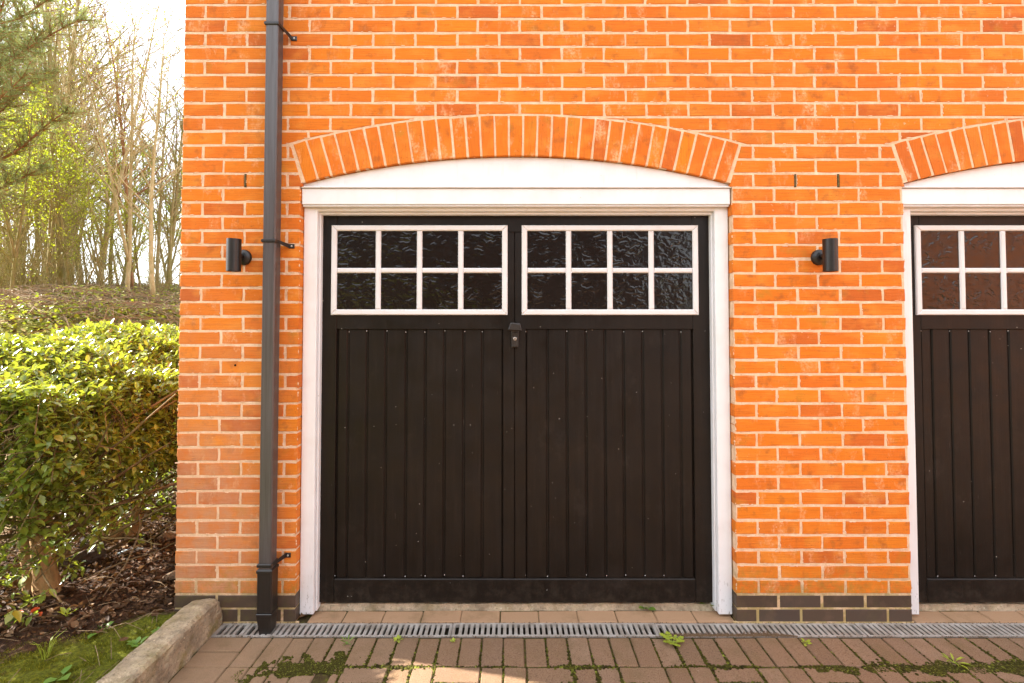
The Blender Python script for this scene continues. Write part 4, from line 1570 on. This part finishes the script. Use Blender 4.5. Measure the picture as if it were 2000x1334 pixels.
tag(m.obj('ground_twigs', M['twig']), 'thin dry twigs scattered over the leaf litter', 'twigs', kind='stuff')

# moss: short upright tufts in the strip along the kerb
MT = np.array([(-.16, 0, 0), (.16, 0, 0), (.05, .1, 1), (-.05, .02, .95)], float)
MTF = [(0, 1, 2, 3)]
mats = []
for _ in range(42000):
    x = lr.uniform(-2.75, -1.625); y = lr.uniform(-.72, .02)
    ml = moss_line(x, y) + .10 * math.sin(x * 5.1 + 1) * math.sin(x * 11 + y * 7) + lr.uniform(-.03, .05)
    if ml > -.03: continue
    if mnoise.fractal(Vector((x * 9, y * 13, 1)), 1.0, 2.0, 4) + lr.uniform(-.1, .1) > .22: continue
    h = lr.uniform(.004, .011)
    a = lr.uniform(0, 6.28)
    z = hgt(x, y) - .004
    c, s = math.cos(a), math.sin(a)
    tx, ty = lr.gauss(0, .45), lr.gauss(0, .45)
    mats.append(np.array([[c * h, -s * h, tx * h, x], [s * h, c * h, ty * h, y], [0, 0, h, z]]))
tag(link('moss_carpet', leaf_mesh('moss_carpet', mats, M['moss_bright'], MT, MTF)), 'yellow-green moss growing on the strip beside the kerb', 'moss', kind='stuff')


def lump(name, loc, size, mat, seed, rot=0, smooth=False, flat=1.0):
    """irregular stone: a squashed, dented ball with facets"""
    r2 = random.Random(seed)
    me = MB()
    nu, nv = 12, 7
    dents = [(Vector((r2.gauss(0, 1), r2.gauss(0, 1), r2.gauss(0, 1))).normalized(), r2.uniform(.55, .9)) for _ in range(9)]
    for j in range(nv + 1):
        ph = math.pi * j / nv - math.pi / 2
        for i in range(nu):
            th_ = 2 * math.pi * i / nu
            v = Vector((math.cos(ph) * math.cos(th_), math.cos(ph) * math.sin(th_), math.sin(ph)))
            for dn, dd in dents:
                q = v.dot(dn)
                if q > dd: v -= dn * (q - dd)
            v *= 1 + r2.uniform(-.05, .05)
            me.v.append((v.x * size[0], v.y * size[1], v.z * size[2]))
    for j in range(nv):
        for i in range(nu):
            me.f.append((j * nu + i, j * nu + (i + 1) % nu, (j + 1) * nu + (i + 1) % nu, (j + 1) * nu + i))
    o = me.obj(name, M[mat], None, loc, smooth)
    o.rotation_euler = (r2.uniform(-.1, .1), r2.uniform(-.1, .1), rot)
    return o


tag(lump('flat_stone', (-1.93, .31, hgt(-1.93, .31) + .018), (.105, .055, .026), 'stone', 4, .5), 'flat buff stone lying on leaf litter against the brick corner', 'stone')
tag(lump('dark_stone', (-2.55, .40, hgt(-2.55, .40) + .035), (.125, .085, .05), 'slate', 9, .2), 'dark grey lumpy stone on the leaf litter below the hedge', 'stone')
tag(lump('buff_stone', (-2.30, .78, hgt(-2.3, .78) + .02), (.07, .045, .028), 'stone', 14, .7), 'small buff stone at the foot of the forked hedge trunk', 'stone')
m = MB(); m.tube([(-2.42, .50, .115), (-2.385, .52, .122), (-2.36, .55, .125), (-2.31, .565, .118)], [.006, .011, .008, .004], 6)
tag(m.obj('plastic_scrap', M['scrap_blue']), 'twisted scrap of pale blue plastic lying in the leaf litter', 'litter')
for i, (x, y, a) in enumerate(((-2.40, -.16, .2), (-2.33, -.15, 1.4), (-2.26, -.17, 2.6))):
    o = link('red_leaf', leaf_mesh('red_leaf', [leaf_matrix((0, 0, 0), (1, 0, .1), .045, .3, .9, 2)], M['scrap_red'], LIT, LITF), None, (x, y, hgt(x, y) + .018), (0, 0, a))
    tag(o, ['fallen orange-red leaf at the left picture edge, leftmost of three', 'fallen orange-red leaf, middle of three near the left edge', 'fallen orange-red leaf, rightmost of three near the left edge'][i], 'leaf', 'fallen red leaves')
for i, (x, y, a, c) in enumerate(((-1.085, .030, .5, 'litter'), (-1.06, .045, 2.2, 'litter'), (-1.10, .055, 1.2, 'weed_y'))):
    o = link('fallen_leaf', leaf_mesh('fallen_leaf', [leaf_matrix((0, 0, 0), (1, 0, .15), .06, .4, .9, 2.2)], M['litter'], LIT, LITF), None, (x - .02, y, .006), (0, 0, a))
    tag(o, ['curled brown leaf wedged below the left jamb, nearest the wall edge', 'curled brown leaf wedged below the left jamb, nearest the pavers', 'curled brown leaf wedged below the left jamb, furthest back'][i], 'leaf', 'dead leaves under the left jamb')


def weed(name, loc, n, L, wide, mat, label, lift=.6, cat='weed', seed=1, group=None, lobes=0):
    r2 = random.Random(seed)
    Wd = tag(empty(name, loc), label, cat, group)
    a = r2.uniform(0, 6.28)
    for i in range(n):
        a += 2.4
        up = lift * r2.uniform(.4, 1.3)
        d = Vector((math.cos(a), math.sin(a), up)).normalized()
        l = L * r2.uniform(.6, 1.1)
        st = r2.uniform(.2, .5) * L
        ml = []
        if lobes:
            for q in range(lobes):
                p = d * (st + l * (q + 1) / lobes * .9)
                for s in (-1, 1):
                    sd_ = (d.cross(Vector((0, 0, 1))) * s + d * .6 + Vector((0, 0, .15))).normalized()
                    ml.append(leaf_matrix(p, sd_, l * .42, 0, 1.3, 1))
            ml.append(leaf_matrix(d * (st + l * .9), d, l * .5, 0, 1.4, 1))
        else:
            ml.append(leaf_matrix(d * st, d, l, r2.uniform(-.3, .3), wide, 1.8))
        link('leaf', leaf_mesh('leaf', ml, M[mat]), Wd)
        q = MB(); q.tube([(0, 0, 0), d * (st + (l * .9 if lobes else 0))], [.0016, .001], 4); q.obj('stem', M[mat], Wd)
    return Wd


weed('weed', (0.722, .112, .004), 9, .036, 1.35, 'weed', 'green broad-leaved weed at the right of the threshold', .9, seed=3)
weed('weed', (1.065, .125, .010), 5, .055, 1.0, 'weed', 'small green weed at the foot of the right jamb', .9, seed=5)
weed('weed', (0.772, -.165, .004), 12, .038, 1.0, 'weed_y', 'bright yellow-green frilly weed on the pavers right of centre', .45, seed=8, lobes=3)
weed('weed', (-1.69, -.17, hgt(-1.69, -.17)), 12, .030, 1.1, 'weed', 'bushy green weed against the kerb, upper of two', .8, seed=12)
weed('weed', (-1.72, -.27, hgt(-1.72, -.27)), 12, .034, 1.1, 'weed', 'bushy green weed against the kerb, lower of two', .8, seed=13)
weed('weed', (-1.93, -.21, hgt(-1.93, -.21)), 3, .050, 1.5, 'weed', 'pale broad-leaved weed alone in the middle of the moss', .7, seed=15)
weed('weed', (-1.86, -.50, hgt(-1.86, -.5)), 3, .050, 1.4, 'weed', 'broad-leaved weed in the moss at the bottom edge', .4, seed=17)
weed('weed', (-2.17, -.13, hgt(-2.17, -.13)), 7, .040, .8, 'weed_y', 'thin yellow-green seedling where moss meets the soil', 1.4, seed=18)
weed('weed', (-.55, -.15, .0), 6, .022, 1.2, 'weed_y', 'tiny bright weed in a paver joint below the grate, left of centre', .8, seed=20)
weed('weed', (-.79, -.17, .0), 7, .035, .35, 'weed', 'wispy grass-like weed in a paver joint left of centre', 1.2, seed=22)
weed('weed', (-.285, -.155, .0), 6, .016, 1.3, 'weed_y', 'tiny bright weed sprig in a paver joint below the second grate joint', .8, seed=24)
weed('weed', (1.405, -.17, .0), 6, .022, 1.2, 'weed_y', 'tiny bright weed in a paver joint below the brick pier', .8, seed=26)
weed('weed', (2.0, -.30, .0), 8, .045, .4, 'weed_y', 'straggly yellow weed on the mossy pavers at the right', .5, seed=27)
m = MB()
for i in range(16):
    a = lr.uniform(0, 6.28); L = lr.uniform(.05, .11)
    b = Vector((-2.02 + lr.uniform(-.012, .012), -.40 + lr.uniform(-.012, .012), hgt(-2.02, -.4)))
    m.tube([b, b + Vector((math.cos(a) * L * .25, math.sin(a) * L * .25, L * .7)), b + Vector((math.cos(a) * L * .6, math.sin(a) * L * .6, L * .85))], [.0014, .0011, .0004], 3)
tag(m.obj('grass_tuft', M['weed_y']), 'tuft of fine bright grass in the moss at the bottom left', 'grass')

# moss cushions in the paver joints
mats = []
BT = []
for j, (r_, z_) in enumerate(((1, 0), (.75, .55), (.25, .85))):
    for i in range(6):
        a = 6.283 * (i + .5 * j) / 6
        BT.append((r_ * math.cos(a), r_ * math.sin(a), z_))
BT = np.array(BT, float)
BTF = [(j * 6 + i, j * 6 + (i + 1) % 6, (j + 1) * 6 + (i + 1) % 6, (j + 1) * 6 + i) for j in range(2) for i in range(6)] + [(12, 13, 14, 15, 16, 17)]


def vn(x, y):
    return .5 + .25 * (math.sin(x * 7.3 + 2 * math.sin(y * 5 + x * 3)) + math.sin(y * 11 + x * 13.1 + 1.7 * math.sin(x * 4.7)))


def joint_moss(x, y, dens):
    k = vn(x, y) * dens
    if lr.random() < k:
        s = lr.uniform(.0025, .0065) * (0.6 + k)
        mats.append(np.array([[s, 0, 0, x + lr.gauss(0, .003 + .004 * k * k)], [0, s, 0, y + lr.gauss(0, .003 + .004 * k * k)], [0, 0, s * lr.uniform(.5, 1.0), -.004]]))


for k in range(42):                         # joints running away from the wall
    xj = -1.272 + P1 * k
    if xj > XP: break
    for _ in range(240):
        yj = lr.uniform(ys, DF - .004)
        grow = (DF - yj) / .21
        side_ = 0.10 if xj < -.95 else (.85 if xj < 1.3 else 1.5)
        joint_moss(xj, yj, (.15 + .95 * grow) * side_)
for _ in range(5200):                       # the long joint parallel to the wall
    xj = lr.uniform(-.95, XP)
    joint_moss(xj, ys + lr.gauss(0, .004 + (.014 if xj > 1.45 else 0)), 1.0 if xj < 1.2 else 1.7)
for _ in range(9000):                       # basket-weave joints nearer the viewer
    i = lr.randrange(0, 20)
    xj = 0.066 - .82 + .205 * i
    if lr.random() < .5: joint_moss(xj, lr.uniform(ys - .25, ys), .95)
    elif i % 2: joint_moss(xj + P1, lr.uniform(ys - .25, ys), .75)
    else: joint_moss(lr.uniform(xj, xj + .2), ys - P1 + lr.gauss(0, .003), .9)
for _ in range(60000):                      # a mossy mat at the left and another at the right
    if lr.random() < .5:
        x, y = lr.uniform(-1.25, -.66), lr.uniform(-.52, -.22)
        e_ = math.hypot((x + .95) / .30, (y + .345 - .16 * (x + .95)) / .10)
    else:
        x, y = lr.uniform(1.35, 2.75), lr.uniform(ys - .12, ys + .10)
        e_ = abs(y - ys + .01) / .040 - .30 * (x - 1.7)
    f_ = mnoise.fractal(Vector((x * 11, y * 11, 3)), 1.0, 2.0, 5)
    if e_ + 1.1 * f_ > .62: continue
    s = lr.uniform(.0022, .0048)
    mats.append(np.array([[s, 0, 0, x], [0, s, 0, y], [0, 0, s * lr.uniform(.25, .6), -.001]]))
mats_g = [np.array([[q, 0, 0, x], [0, q, 0, y], [0, 0, q * .7, z - .0005]]) for x, y, z, q in mats_g]
tag(link('drain_grit', leaf_mesh('drain_grit', mats_g, M['grit'], BT, BTF)), 'brown grit and soil washed on to the drain grates', 'grit', kind='stuff')
tag(link('joint_moss', leaf_mesh('joint_moss', mats, M['moss'], BT, BTF)), 'olive moss filling the joints between the pavers', 'moss', kind='stuff')

# ------------------------------------------------------------------ woodland beyond
wr = random.Random(101)


def bare_tree(seed, h, r0, lean=.05, nb=22, fork=False, leafy=0, twiggy=1.0, low_=.18):
    r2 = random.Random(seed)
    T, B, LV = MB(), MB(), []
    n = 14
    d = Vector((r2.gauss(0, lean), r2.gauss(0, lean), 1))
    pts = wander((0, 0, -.15), d, h, n, .045, r2, .02)
    rad = [r0 * (1.25 if i == 0 else 1) * (1 - .93 * (i / n) ** 1.15) + .003 for i in range(n + 1)]
    T.tube(pts, rad, 8)
    stems = [(pts, rad)]
    if fork:
        i0 = r2.randint(2, 4)
        p2 = wander(pts[i0], (r2.choice((-1, 1)) * .28, r2.uniform(-.2, .2), 1), h * (1 - i0 / n) * .9, n - i0, .05, r2, .03)
        rd2 = [rad[i0] * .75 * (1 - .9 * i / (n - i0)) + .003 for i in range(n - i0 + 1)]
        T.tube(p2, rd2, 7)
        stems.append((p2, rd2))

    def at(st, t):
        q = t * (len(st[0]) - 1)
        i = min(int(q), len(st[0]) - 2)
        return st[0][i].lerp(st[0][i + 1], q - i), st[1][i]
    for b in range(nb):
        st = stems[b % len(stems)]
        t = low_ + (0.97 - low_) * (b + r2.random()) / nb
        p, rr = at(st, t)
        a = r2.uniform(0, 6.28)
        L = h * (.10 + .26 * (1 - t)) * r2.uniform(.6, 1.25)
        bd = Vector((math.cos(a), math.sin(a), r2.uniform(.7, 1.7)))
        bp_ = wander(p, bd, L, 5, .13, r2, .06)
        br_ = min(rr * .5, .022)
        B.tube(bp_, [br_ * (1 - .75 * i / 5) + .002 for i in range(6)], 4, False)
        for q in range(int(r2.randint(4, 7) * twiggy)):
            i = r2.randint(1, 5)
            td = (bp_[i] - bp_[i - 1]).normalized() + Vector((r2.gauss(0, .55), r2.gauss(0, .55), r2.gauss(.15, .4)))
            tp = wander(bp_[i], td, L * r2.uniform(.25, .55), 3, .16, r2, .05)
            B.tube(tp, [.008, .007, .0055, .004], 3, False)
            for w_ in range(r2.randint(1, 3)):
                j = r2.randint(1, 3)
                ud = (tp[j] - tp[j - 1]).normalized() + Vector((r2.gauss(0, .7), r2.gauss(0, .7), r2.gauss(.1, .5)))
                up_ = wander(tp[j], ud, L * r2.uniform(.10, .28), 2, .2, r2)
                B.tube(up_, [.006, .005, .0035], 3, False)
                if leafy:
                    for _ in range(leafy):
                        pp = up_[r2.randint(0, 2)] + Vector((r2.gauss(0, .05), r2.gauss(0, .05), r2.gauss(0, .05)))
                        LV.append(leaf_matrix(pp, (r2.gauss(0, 1), r2.gauss(0, 1), r2.gauss(0, .6)), r2.uniform(.03, .06), r2.uniform(-1, 1), 1.2, 1))
    return T, B, LV


kinds = []
for i in range(8):
    T, B, LV = bare_tree(200 + i, 1.0 * (8.6, 7.4, 9.4, 8.0, 6.6, 9.0, 7.0, 8.4)[i], (.058, .05, .068, .052, .042, .062, .045, .055)[i], nb=(24, 20, 26, 22, 20, 24, 18, 26)[i], fork=i in (1, 3, 6), low_=(.22, .3, .25, .16, .2, .34, .15, .28)[i], leafy=1)
    kinds.append((T, B, LV))
leafk = []
for i in range(3):
    leafk.append(bare_tree(300 + i, (5.2, 4.4, 4.8)[i], .042, lean=.12, nb=22, fork=True, leafy=(12, 12, 11)[i], low_=.10))
MESH = {}


def tree_mesh(lib, i, barkname):
    key = (id(lib), i, barkname)
    if key not in MESH:
        T, B, LV = lib[i]
        MESH[key] = (T.mesh('trunk', M[barkname], True), B.mesh('branches', M[barkname]), leaf_mesh('foliage', LV, M['spring']) if LV else None)
    return MESH[key]


def put_tree(name, px, d, lib, i, bark, label, group, s=1.0, rz=None, tilt=0.0):
    """px: sideways position as a tangent from the viewer's axis, d: distance in front"""
    x, y = px * d, d - 2.6
    z = hgt(x, y)
    t = tag(empty(name, (x, y, z)), label, 'tree', group)
    t.rotation_euler = (0, tilt, wr.uniform(0, 6.28) if rz is None else rz)
    t.scale = (s, s, s)
    me = tree_mesh(lib, i, bark)
    link('trunk', me[0], t)
    b = link('branches', me[1], t); b['kind'] = 'stuff'
    if me[2]:
        f_ = link('foliage', me[2], t); f_['kind'] = 'stuff'
    return t


G1 = 'bare trees of the wood behind the hedge'
tx = lambda p: (p - 1000) / 974
named = [
    (300, 9.6, 0, 'bark_pale', 'stout pale bare tree standing nearest the brick corner', .72, .035),
    (247, 9.9, 1, 'bark_pale', 'pale forked bare tree just left of the stoutest one', .82, .03),
    (257, 11.5, 2, 'bark_red', 'straight reddish-brown trunk between the two pale front trees', .7, 0),
    (193, 10.8, 3, 'bark_pale', 'pale slender bare tree in the middle of the wood opening', .92, .02),
    (117, 10.4, 5, 'bark_brown', 'brown leaning bare tree left of the middle with a mossy foot', 1.05, .07),
    (136, 11.6, 0, 'bark_brown', 'brown upright bare tree just behind the leaning one', .95, .02),
    (80, 11.0, 2, 'bark_brown', 'dark brown bare tree among the yellow-green saplings', 1.0, .04),
    (55, 11.8, 3, 'bark_brown', 'dark forked bare tree near the left edge', 1.0, .10),
    (330, 12.5, 4, 'bark_brown', 'thin brown bare tree close beside the brick wall', .85, -.04),
    (160, 12.8, 6, 'bark_pale', 'thin pale bare tree behind the gap in the middle', 1.2, .05),
    (216, 13.6, 7, 'bark_brown', 'thin brown bare tree behind the pale front pair', .85, -.03),
    (98, 13.8, 1, 'bark_pale', 'pale forked bare tree seen against the bright gap at left', 1.1, .06),
]
for px, d, i, bk, lab, s, tl in named:
    put_tree('bare_tree', tx(px), d, kinds, i, bk, lab, G1, s, None, tl)
spots = []
for n_ in range(44):
    px = wr.uniform(-30, 372)
    d = wr.uniform(12.5, 22)
    spots.append((px, d))
for n_ in range(16):
    spots.append((wr.uniform(-520, -40), wr.uniform(11, 20)))
for px, d in spots:
    put_tree('bare_tree', tx(px), d, kinds, wr.randrange(8), wr.choice(('bark_pale', 'bark_brown', 'bark_pale')), 'thin bare tree deep in the wood behind the front row of trunks', G1, wr.uniform(.85, 1.15) * (1.0 if px < 170 else .72), None, wr.gauss(0, .05))
slab_ = ['young tree in fresh yellow-green leaf at the left edge', 'young tree in fresh yellow-green leaf below the pine branches', 'young tree in fresh yellow-green leaf left of the pale slender trunk', 'young tree in fresh leaf further back at far left', 'sparse young tree in fresh leaf in the middle of the wood']
slab_ += ['sapling in thin fresh leaf deep behind the pale front pair', 'sapling in thin fresh leaf close to the brick wall', 'sapling in fresh leaf far back at the left edge', 'low sprawling sapling in fresh leaf at the foot of the pale slender tree', 'low sapling in fresh leaf left of the stoutest pale tree', 'tall sapling in fresh leaf behind the dark forked tree', 'sapling in fresh leaf behind the leaning brown tree']
for (px, d, i, s), lab in zip(((20, 9.4, 0, .78), (85, 9.9, 1, .85), (140, 10.3, 2, .85), (40, 12.2, 1, 1.0), (190, 12.4, 2, .8), (205, 10.5, 0, .5), (275, 11.5, 1, .5), (60, 13.0, 2, 1.1), (112, 12.0, 0, .9), (235, 13.5, 2, .85), (335, 13.5, 0, .75), (10, 13.8, 0, 1.2)), slab_):
    put_tree('leafy_sapling', tx(px), d, leafk, i, 'bark_brown', lab, 'young trees in spring leaf', s)
# tangled undergrowth of thin upright stems
US = []
for i in range(4):
    B = MB()
    r2 = random.Random(500 + i)
    LV = []
    for _ in range(34):
        a = r2.uniform(0, 6.28)
        p = wander((r2.gauss(0, .35), r2.gauss(0, .35), -.05), (math.cos(a) * .4, math.sin(a) * .4, 1), r2.uniform(.8, 2.6), 6, .12, r2, .02)
        B.tube(p, [.009, .008, .007, .006, .005, .004, .003], 3, False)
        for q in range(5):
            j = r2.randint(2, 6)
            u = wander(p[j], (r2.gauss(0, .7), r2.gauss(0, .7), .6), r2.uniform(.2, .6), 3, .2, r2)
            B.tube(u, [.004, .0035, .003, .002], 3, False)
            for _ in range(2):
                LV.append(leaf_matrix(u[r2.randint(1, 3)], (r2.gauss(0, 1), r2.gauss(0, 1), .3), r2.uniform(.02, .04), 0, 1.2))
    US.append((B.mesh('stems', M['bark_brown']), leaf_mesh('foliage', LV, M['ivy'])))
ul = 'tangled brown undergrowth stems between the tree trunks'
for n_ in range(20):
    px = wr.uniform(-20, 365); d = wr.uniform(9.8, 15)
    x, y = tx(px) * d, d - 2.6
    t = tag(empty('undergrowth_bush', (x, y, hgt(x, y))), ul, 'bush', 'undergrowth bushes between the trunks')
    t.rotation_euler = (0, 0, wr.uniform(0, 6.28)); s = wr.uniform(.5, 1.0); t.scale = (s, s, s)
    a, b = US[wr.randrange(4)]
    o = link('stems', a, t); o['kind'] = 'stuff'
    o = link('foliage', b, t); o['kind'] = 'stuff'
# ground cover on the bank
mats = []
m = MB()
for _ in range(30000):
    d = 5.8 + 9 * wr.random() ** .8; px = wr.uniform(-30, 372)
    x, y = tx(px) * d, d - 2.6
    if math.sin(x * 1.7 + 1.3 * math.sin(y * 1.1)) + math.sin(y * 2.3 + x) + wr.gauss(0, .6) < -.7: continue
    z = hgt(x, y) + abs(wr.gauss(0, .07))
    mats.append(leaf_matrix((x, y, z), (wr.gauss(0, 1), wr.gauss(0, 1), wr.gauss(.3, .5)), wr.uniform(.03, .07), 0, 1.3, 1.3))
tag(link('ground_cover', leaf_mesh('ground_cover', mats, M['ivy'])), 'low ivy and bramble leaves covering the woodland bank', 'ground cover', kind='stuff')
for _ in range(2600):
    d = 6.5 + 9 * wr.random(); px = wr.uniform(-30, 372); a = wr.uniform(0, 6.28); L = wr.uniform(.2, 1.1)
    x, y = tx(px) * d, d - 2.6
    p0 = Vector((x, y, hgt(x, y) + wr.uniform(.0, .12)))
    x2, y2 = x + math.cos(a) * L, y + math.sin(a) * L
    p1 = Vector((x2, y2, hgt(x2, y2) + wr.uniform(0, .2)))
    m.tube([p0, (p0 + p1) / 2 + Vector((0, 0, wr.uniform(0, .1))), p1], [.007, .006, .003], 3, False)
tag(m.obj('fallen_branches', M['twig']), 'fallen dry sticks lying across the woodland bank', 'sticks', kind='stuff')

# ------------------------------------------------------------------ pine reaching in from the left
pn = random.Random(61)
PB = Vector((-9.75, 6.1, 0)); PB.z = hgt(PB.x, PB.y)
pine = tag(empty('pine_tree', PB), 'pine with reaching needle-clad branches at the upper left edge', 'tree')
T = MB()
T.tube([(0, 0, -.2), (.05, 0, 1.5), (0, .05, 3.2), (.08, 0, 5.2), (.05, 0, 7.5)], [.14, .12, .105, .08, .04], 10)
T.obj('trunk', M['bark_red'], pine, smooth=True)
NM = []


def tuft(p, d, n=26, L=.09):
    d = Vector(d).normalized()
    for _ in range(n):
        v = (d * pn.uniform(.1, 1) + Vector((pn.gauss(0, .5), pn.gauss(0, .5), pn.gauss(.1, .5)))).normalized()
        q = Vector(p) - d * pn.uniform(0, .16)
        NM.append(leaf_matrix(q, v, L * pn.uniform(.7, 1.2), pn.uniform(0, 3), .09, .3))


BR = []
for (z, az, L, el) in ((1.3, -.55, 2.3, -.02), (1.75, -.25, 2.1, .05), (2.1, -.75, 2.1, .12), (2.5, -.40, 2.6, .30), (2.9, -.1, 2.2, .25), (3.1, -.62, 2.6, .38), (3.4, -.35, 2.1, .45), (3.8, -.7, 2.0, .4), (4.2, -.2, 1.9, .5), (4.6, -.55, 1.7, .55),
                       (1.5, -.8, 2.0, .05), (2.3, -.15, 2.4, .15), (2.7, -.85, 2.3, .25), (3.3, -.48, 2.9, .32), (3.9, -.3, 2.4, .4), (4.4, -.8, 2.2, .45), (5.0, -.4, 2.0, .5), (5.2, -.7, 2.0, .4), (1.9, -1.3, 1.8, .1), (2.7, -1.4, 1.8, .2), (3.6, -1.2, 1.6, .3), (2.2, 2.2, 1.8, .2), (3.2, 2.8, 1.8, .3), (4.4, 1.5, 1.5, .4)):
    B = MB()
    pts = wander((0, 0, z), (math.cos(az), math.sin(az), el), L, 9, .11, pn, .015)
    B.tube(pts, [.024 * (1 - .75 * i / 9) + .004 for i in range(10)], 6)
    for i in range(2, 10):
        for q in range(6):
            sd_ = (pts[i] - pts[i - 1]).normalized() + Vector((pn.gauss(0, .75), pn.gauss(0, .75), pn.gauss(.15, .4)))
            tw = wander(pts[i], sd_, pn.uniform(.22, .6) * (1.25 - i / 14), 4, .16, pn, .03)
            B.tube(tw, [.008, .007, .006, .005, .004], 4, False)
            for j in range(2, 5):
                if pn.random() < .62: tuft(tw[j], tw[j] - tw[j - 1], 24, .09)
                if pn.random() < .5:
                    t2 = wander(tw[j], (tw[j] - tw[j - 1]).normalized() + Vector((pn.gauss(0, .8), pn.gauss(0, .8), pn.gauss(.1, .4))), pn.uniform(.1, .25), 2, .1, pn)
                    B.tube(t2, [.005, .004, .003], 3, False)
                    tuft(t2[-1], t2[-1] - t2[-2], 26, .09)
    B.obj('branch', M['bark_red'], pine)
f_ = link('needles', leaf_mesh('needles', NM, M['needle']), pine)
f_['kind'] = 'stuff'

# ------------------------------------------------------------------ terrace across the drive (mirrored in the garage-door panes)
def facade_mat(name, c1, c2, mortar, wing=False):
    t = NT(name)
    br = t.N.new('ShaderNodeTexBrick')
    X, Y, Z = t.xyz()
    cv = t.N.new('ShaderNodeCombineXYZ')
    t.L.new(Y if wing else X, cv.inputs[0]); t.L.new(Z, cv.inputs[1])
    t.inp(br.inputs['Vector'], cv.outputs[0])
    br.inputs['Scale'].default_value = 1.0
    br.inputs['Brick Width'].default_value = 0.225
    br.inputs['Row Height'].default_value = 0.075
    br.inputs['Mortar Size'].default_value = 0.005
    br.inputs['Color1'].default_value = (*c1, 1)
    br.inputs['Color2'].default_value = (*c2, 1)
    br.inputs['Mortar'].default_value = (*mortar, 1)
    return t.done(br.outputs['Color'], 0.9, None, 0.2)


M['dark_facade'] = facade_mat('dark_facade_brick', (0.11, 0.05, 0.03), (0.08, 0.038, 0.025), (0.12, 0.085, 0.06))
M['red_facade'] = facade_mat('red_facade_brick', (0.48, 0.13, 0.035), (0.38, 0.10, 0.03), (0.45, 0.3, 0.2), True)
YT = -12.0
for i, (xa, xb, h_, mt, lab) in enumerate(((-16.0, -6.0, 5.4, 'dark_facade', 'dark brick terrace house across the drive, leftmost'), (-6.0, 5.5, 5.6, 'dark_facade', 'dark brick terrace house across the drive, middle'), (5.5, 19.0, 5.4, 'red_facade', 'red brick terrace house at right angles to the drive, rightmost'))):
    Hs = tag(empty('terrace_house', ((xa + xb) / 2, YT, 0)), lab, 'house', 'terrace across the drive')
    w = (xb - xa) / 2 - .01
    if i == 2:
        Hs.location = (10.0, -8.2, 0); Hs.rotation_euler = (0, 0, R(90))
        w = 5.2
    m = MB(); m.box(-w, w, -7, 0, -.1, h_); m.obj('wall', M[mt], Hs)
    m = MB(); m.add([(-w, .35, h_), (w, .35, h_), (w, -7.35, h_), (-w, -7.35, h_), (-w, -3.5, h_ + 2.6), (w, -3.5, h_ + 2.6)], [(0, 1, 2, 3), (0, 4, 5, 1), (2, 5, 4, 3), (1, 5, 2), (0, 3, 4)]); m.obj('roof', M['roof'], Hs)
    for fl, z0 in enumerate((0.9, 3.5)):
        for j, u in enumerate((-.72, -.24, .24, .72)):
            if fl == 0 and j == 1:
                m = MB(); m.cbox(u * w - .45, u * w + .45, -.02, .05, 0.05, 2.05, .01); m.obj('door', M['black'], Hs)
                continue
            f = MB(); f.cbox(u * w - .62, u * w + .62, -.02, .04, z0, z0 + 1.2, .01); fo = f.obj('window', M['white_win'], Hs)
            for s_ in (-1, 1):
                q = MB(); q.cbox(u * w + s_ * .30 - .25, u * w + s_ * .30 + .25, .035, .048, z0 + .08, z0 + 1.12, .003); q.obj('pane', M['dark'], fo)
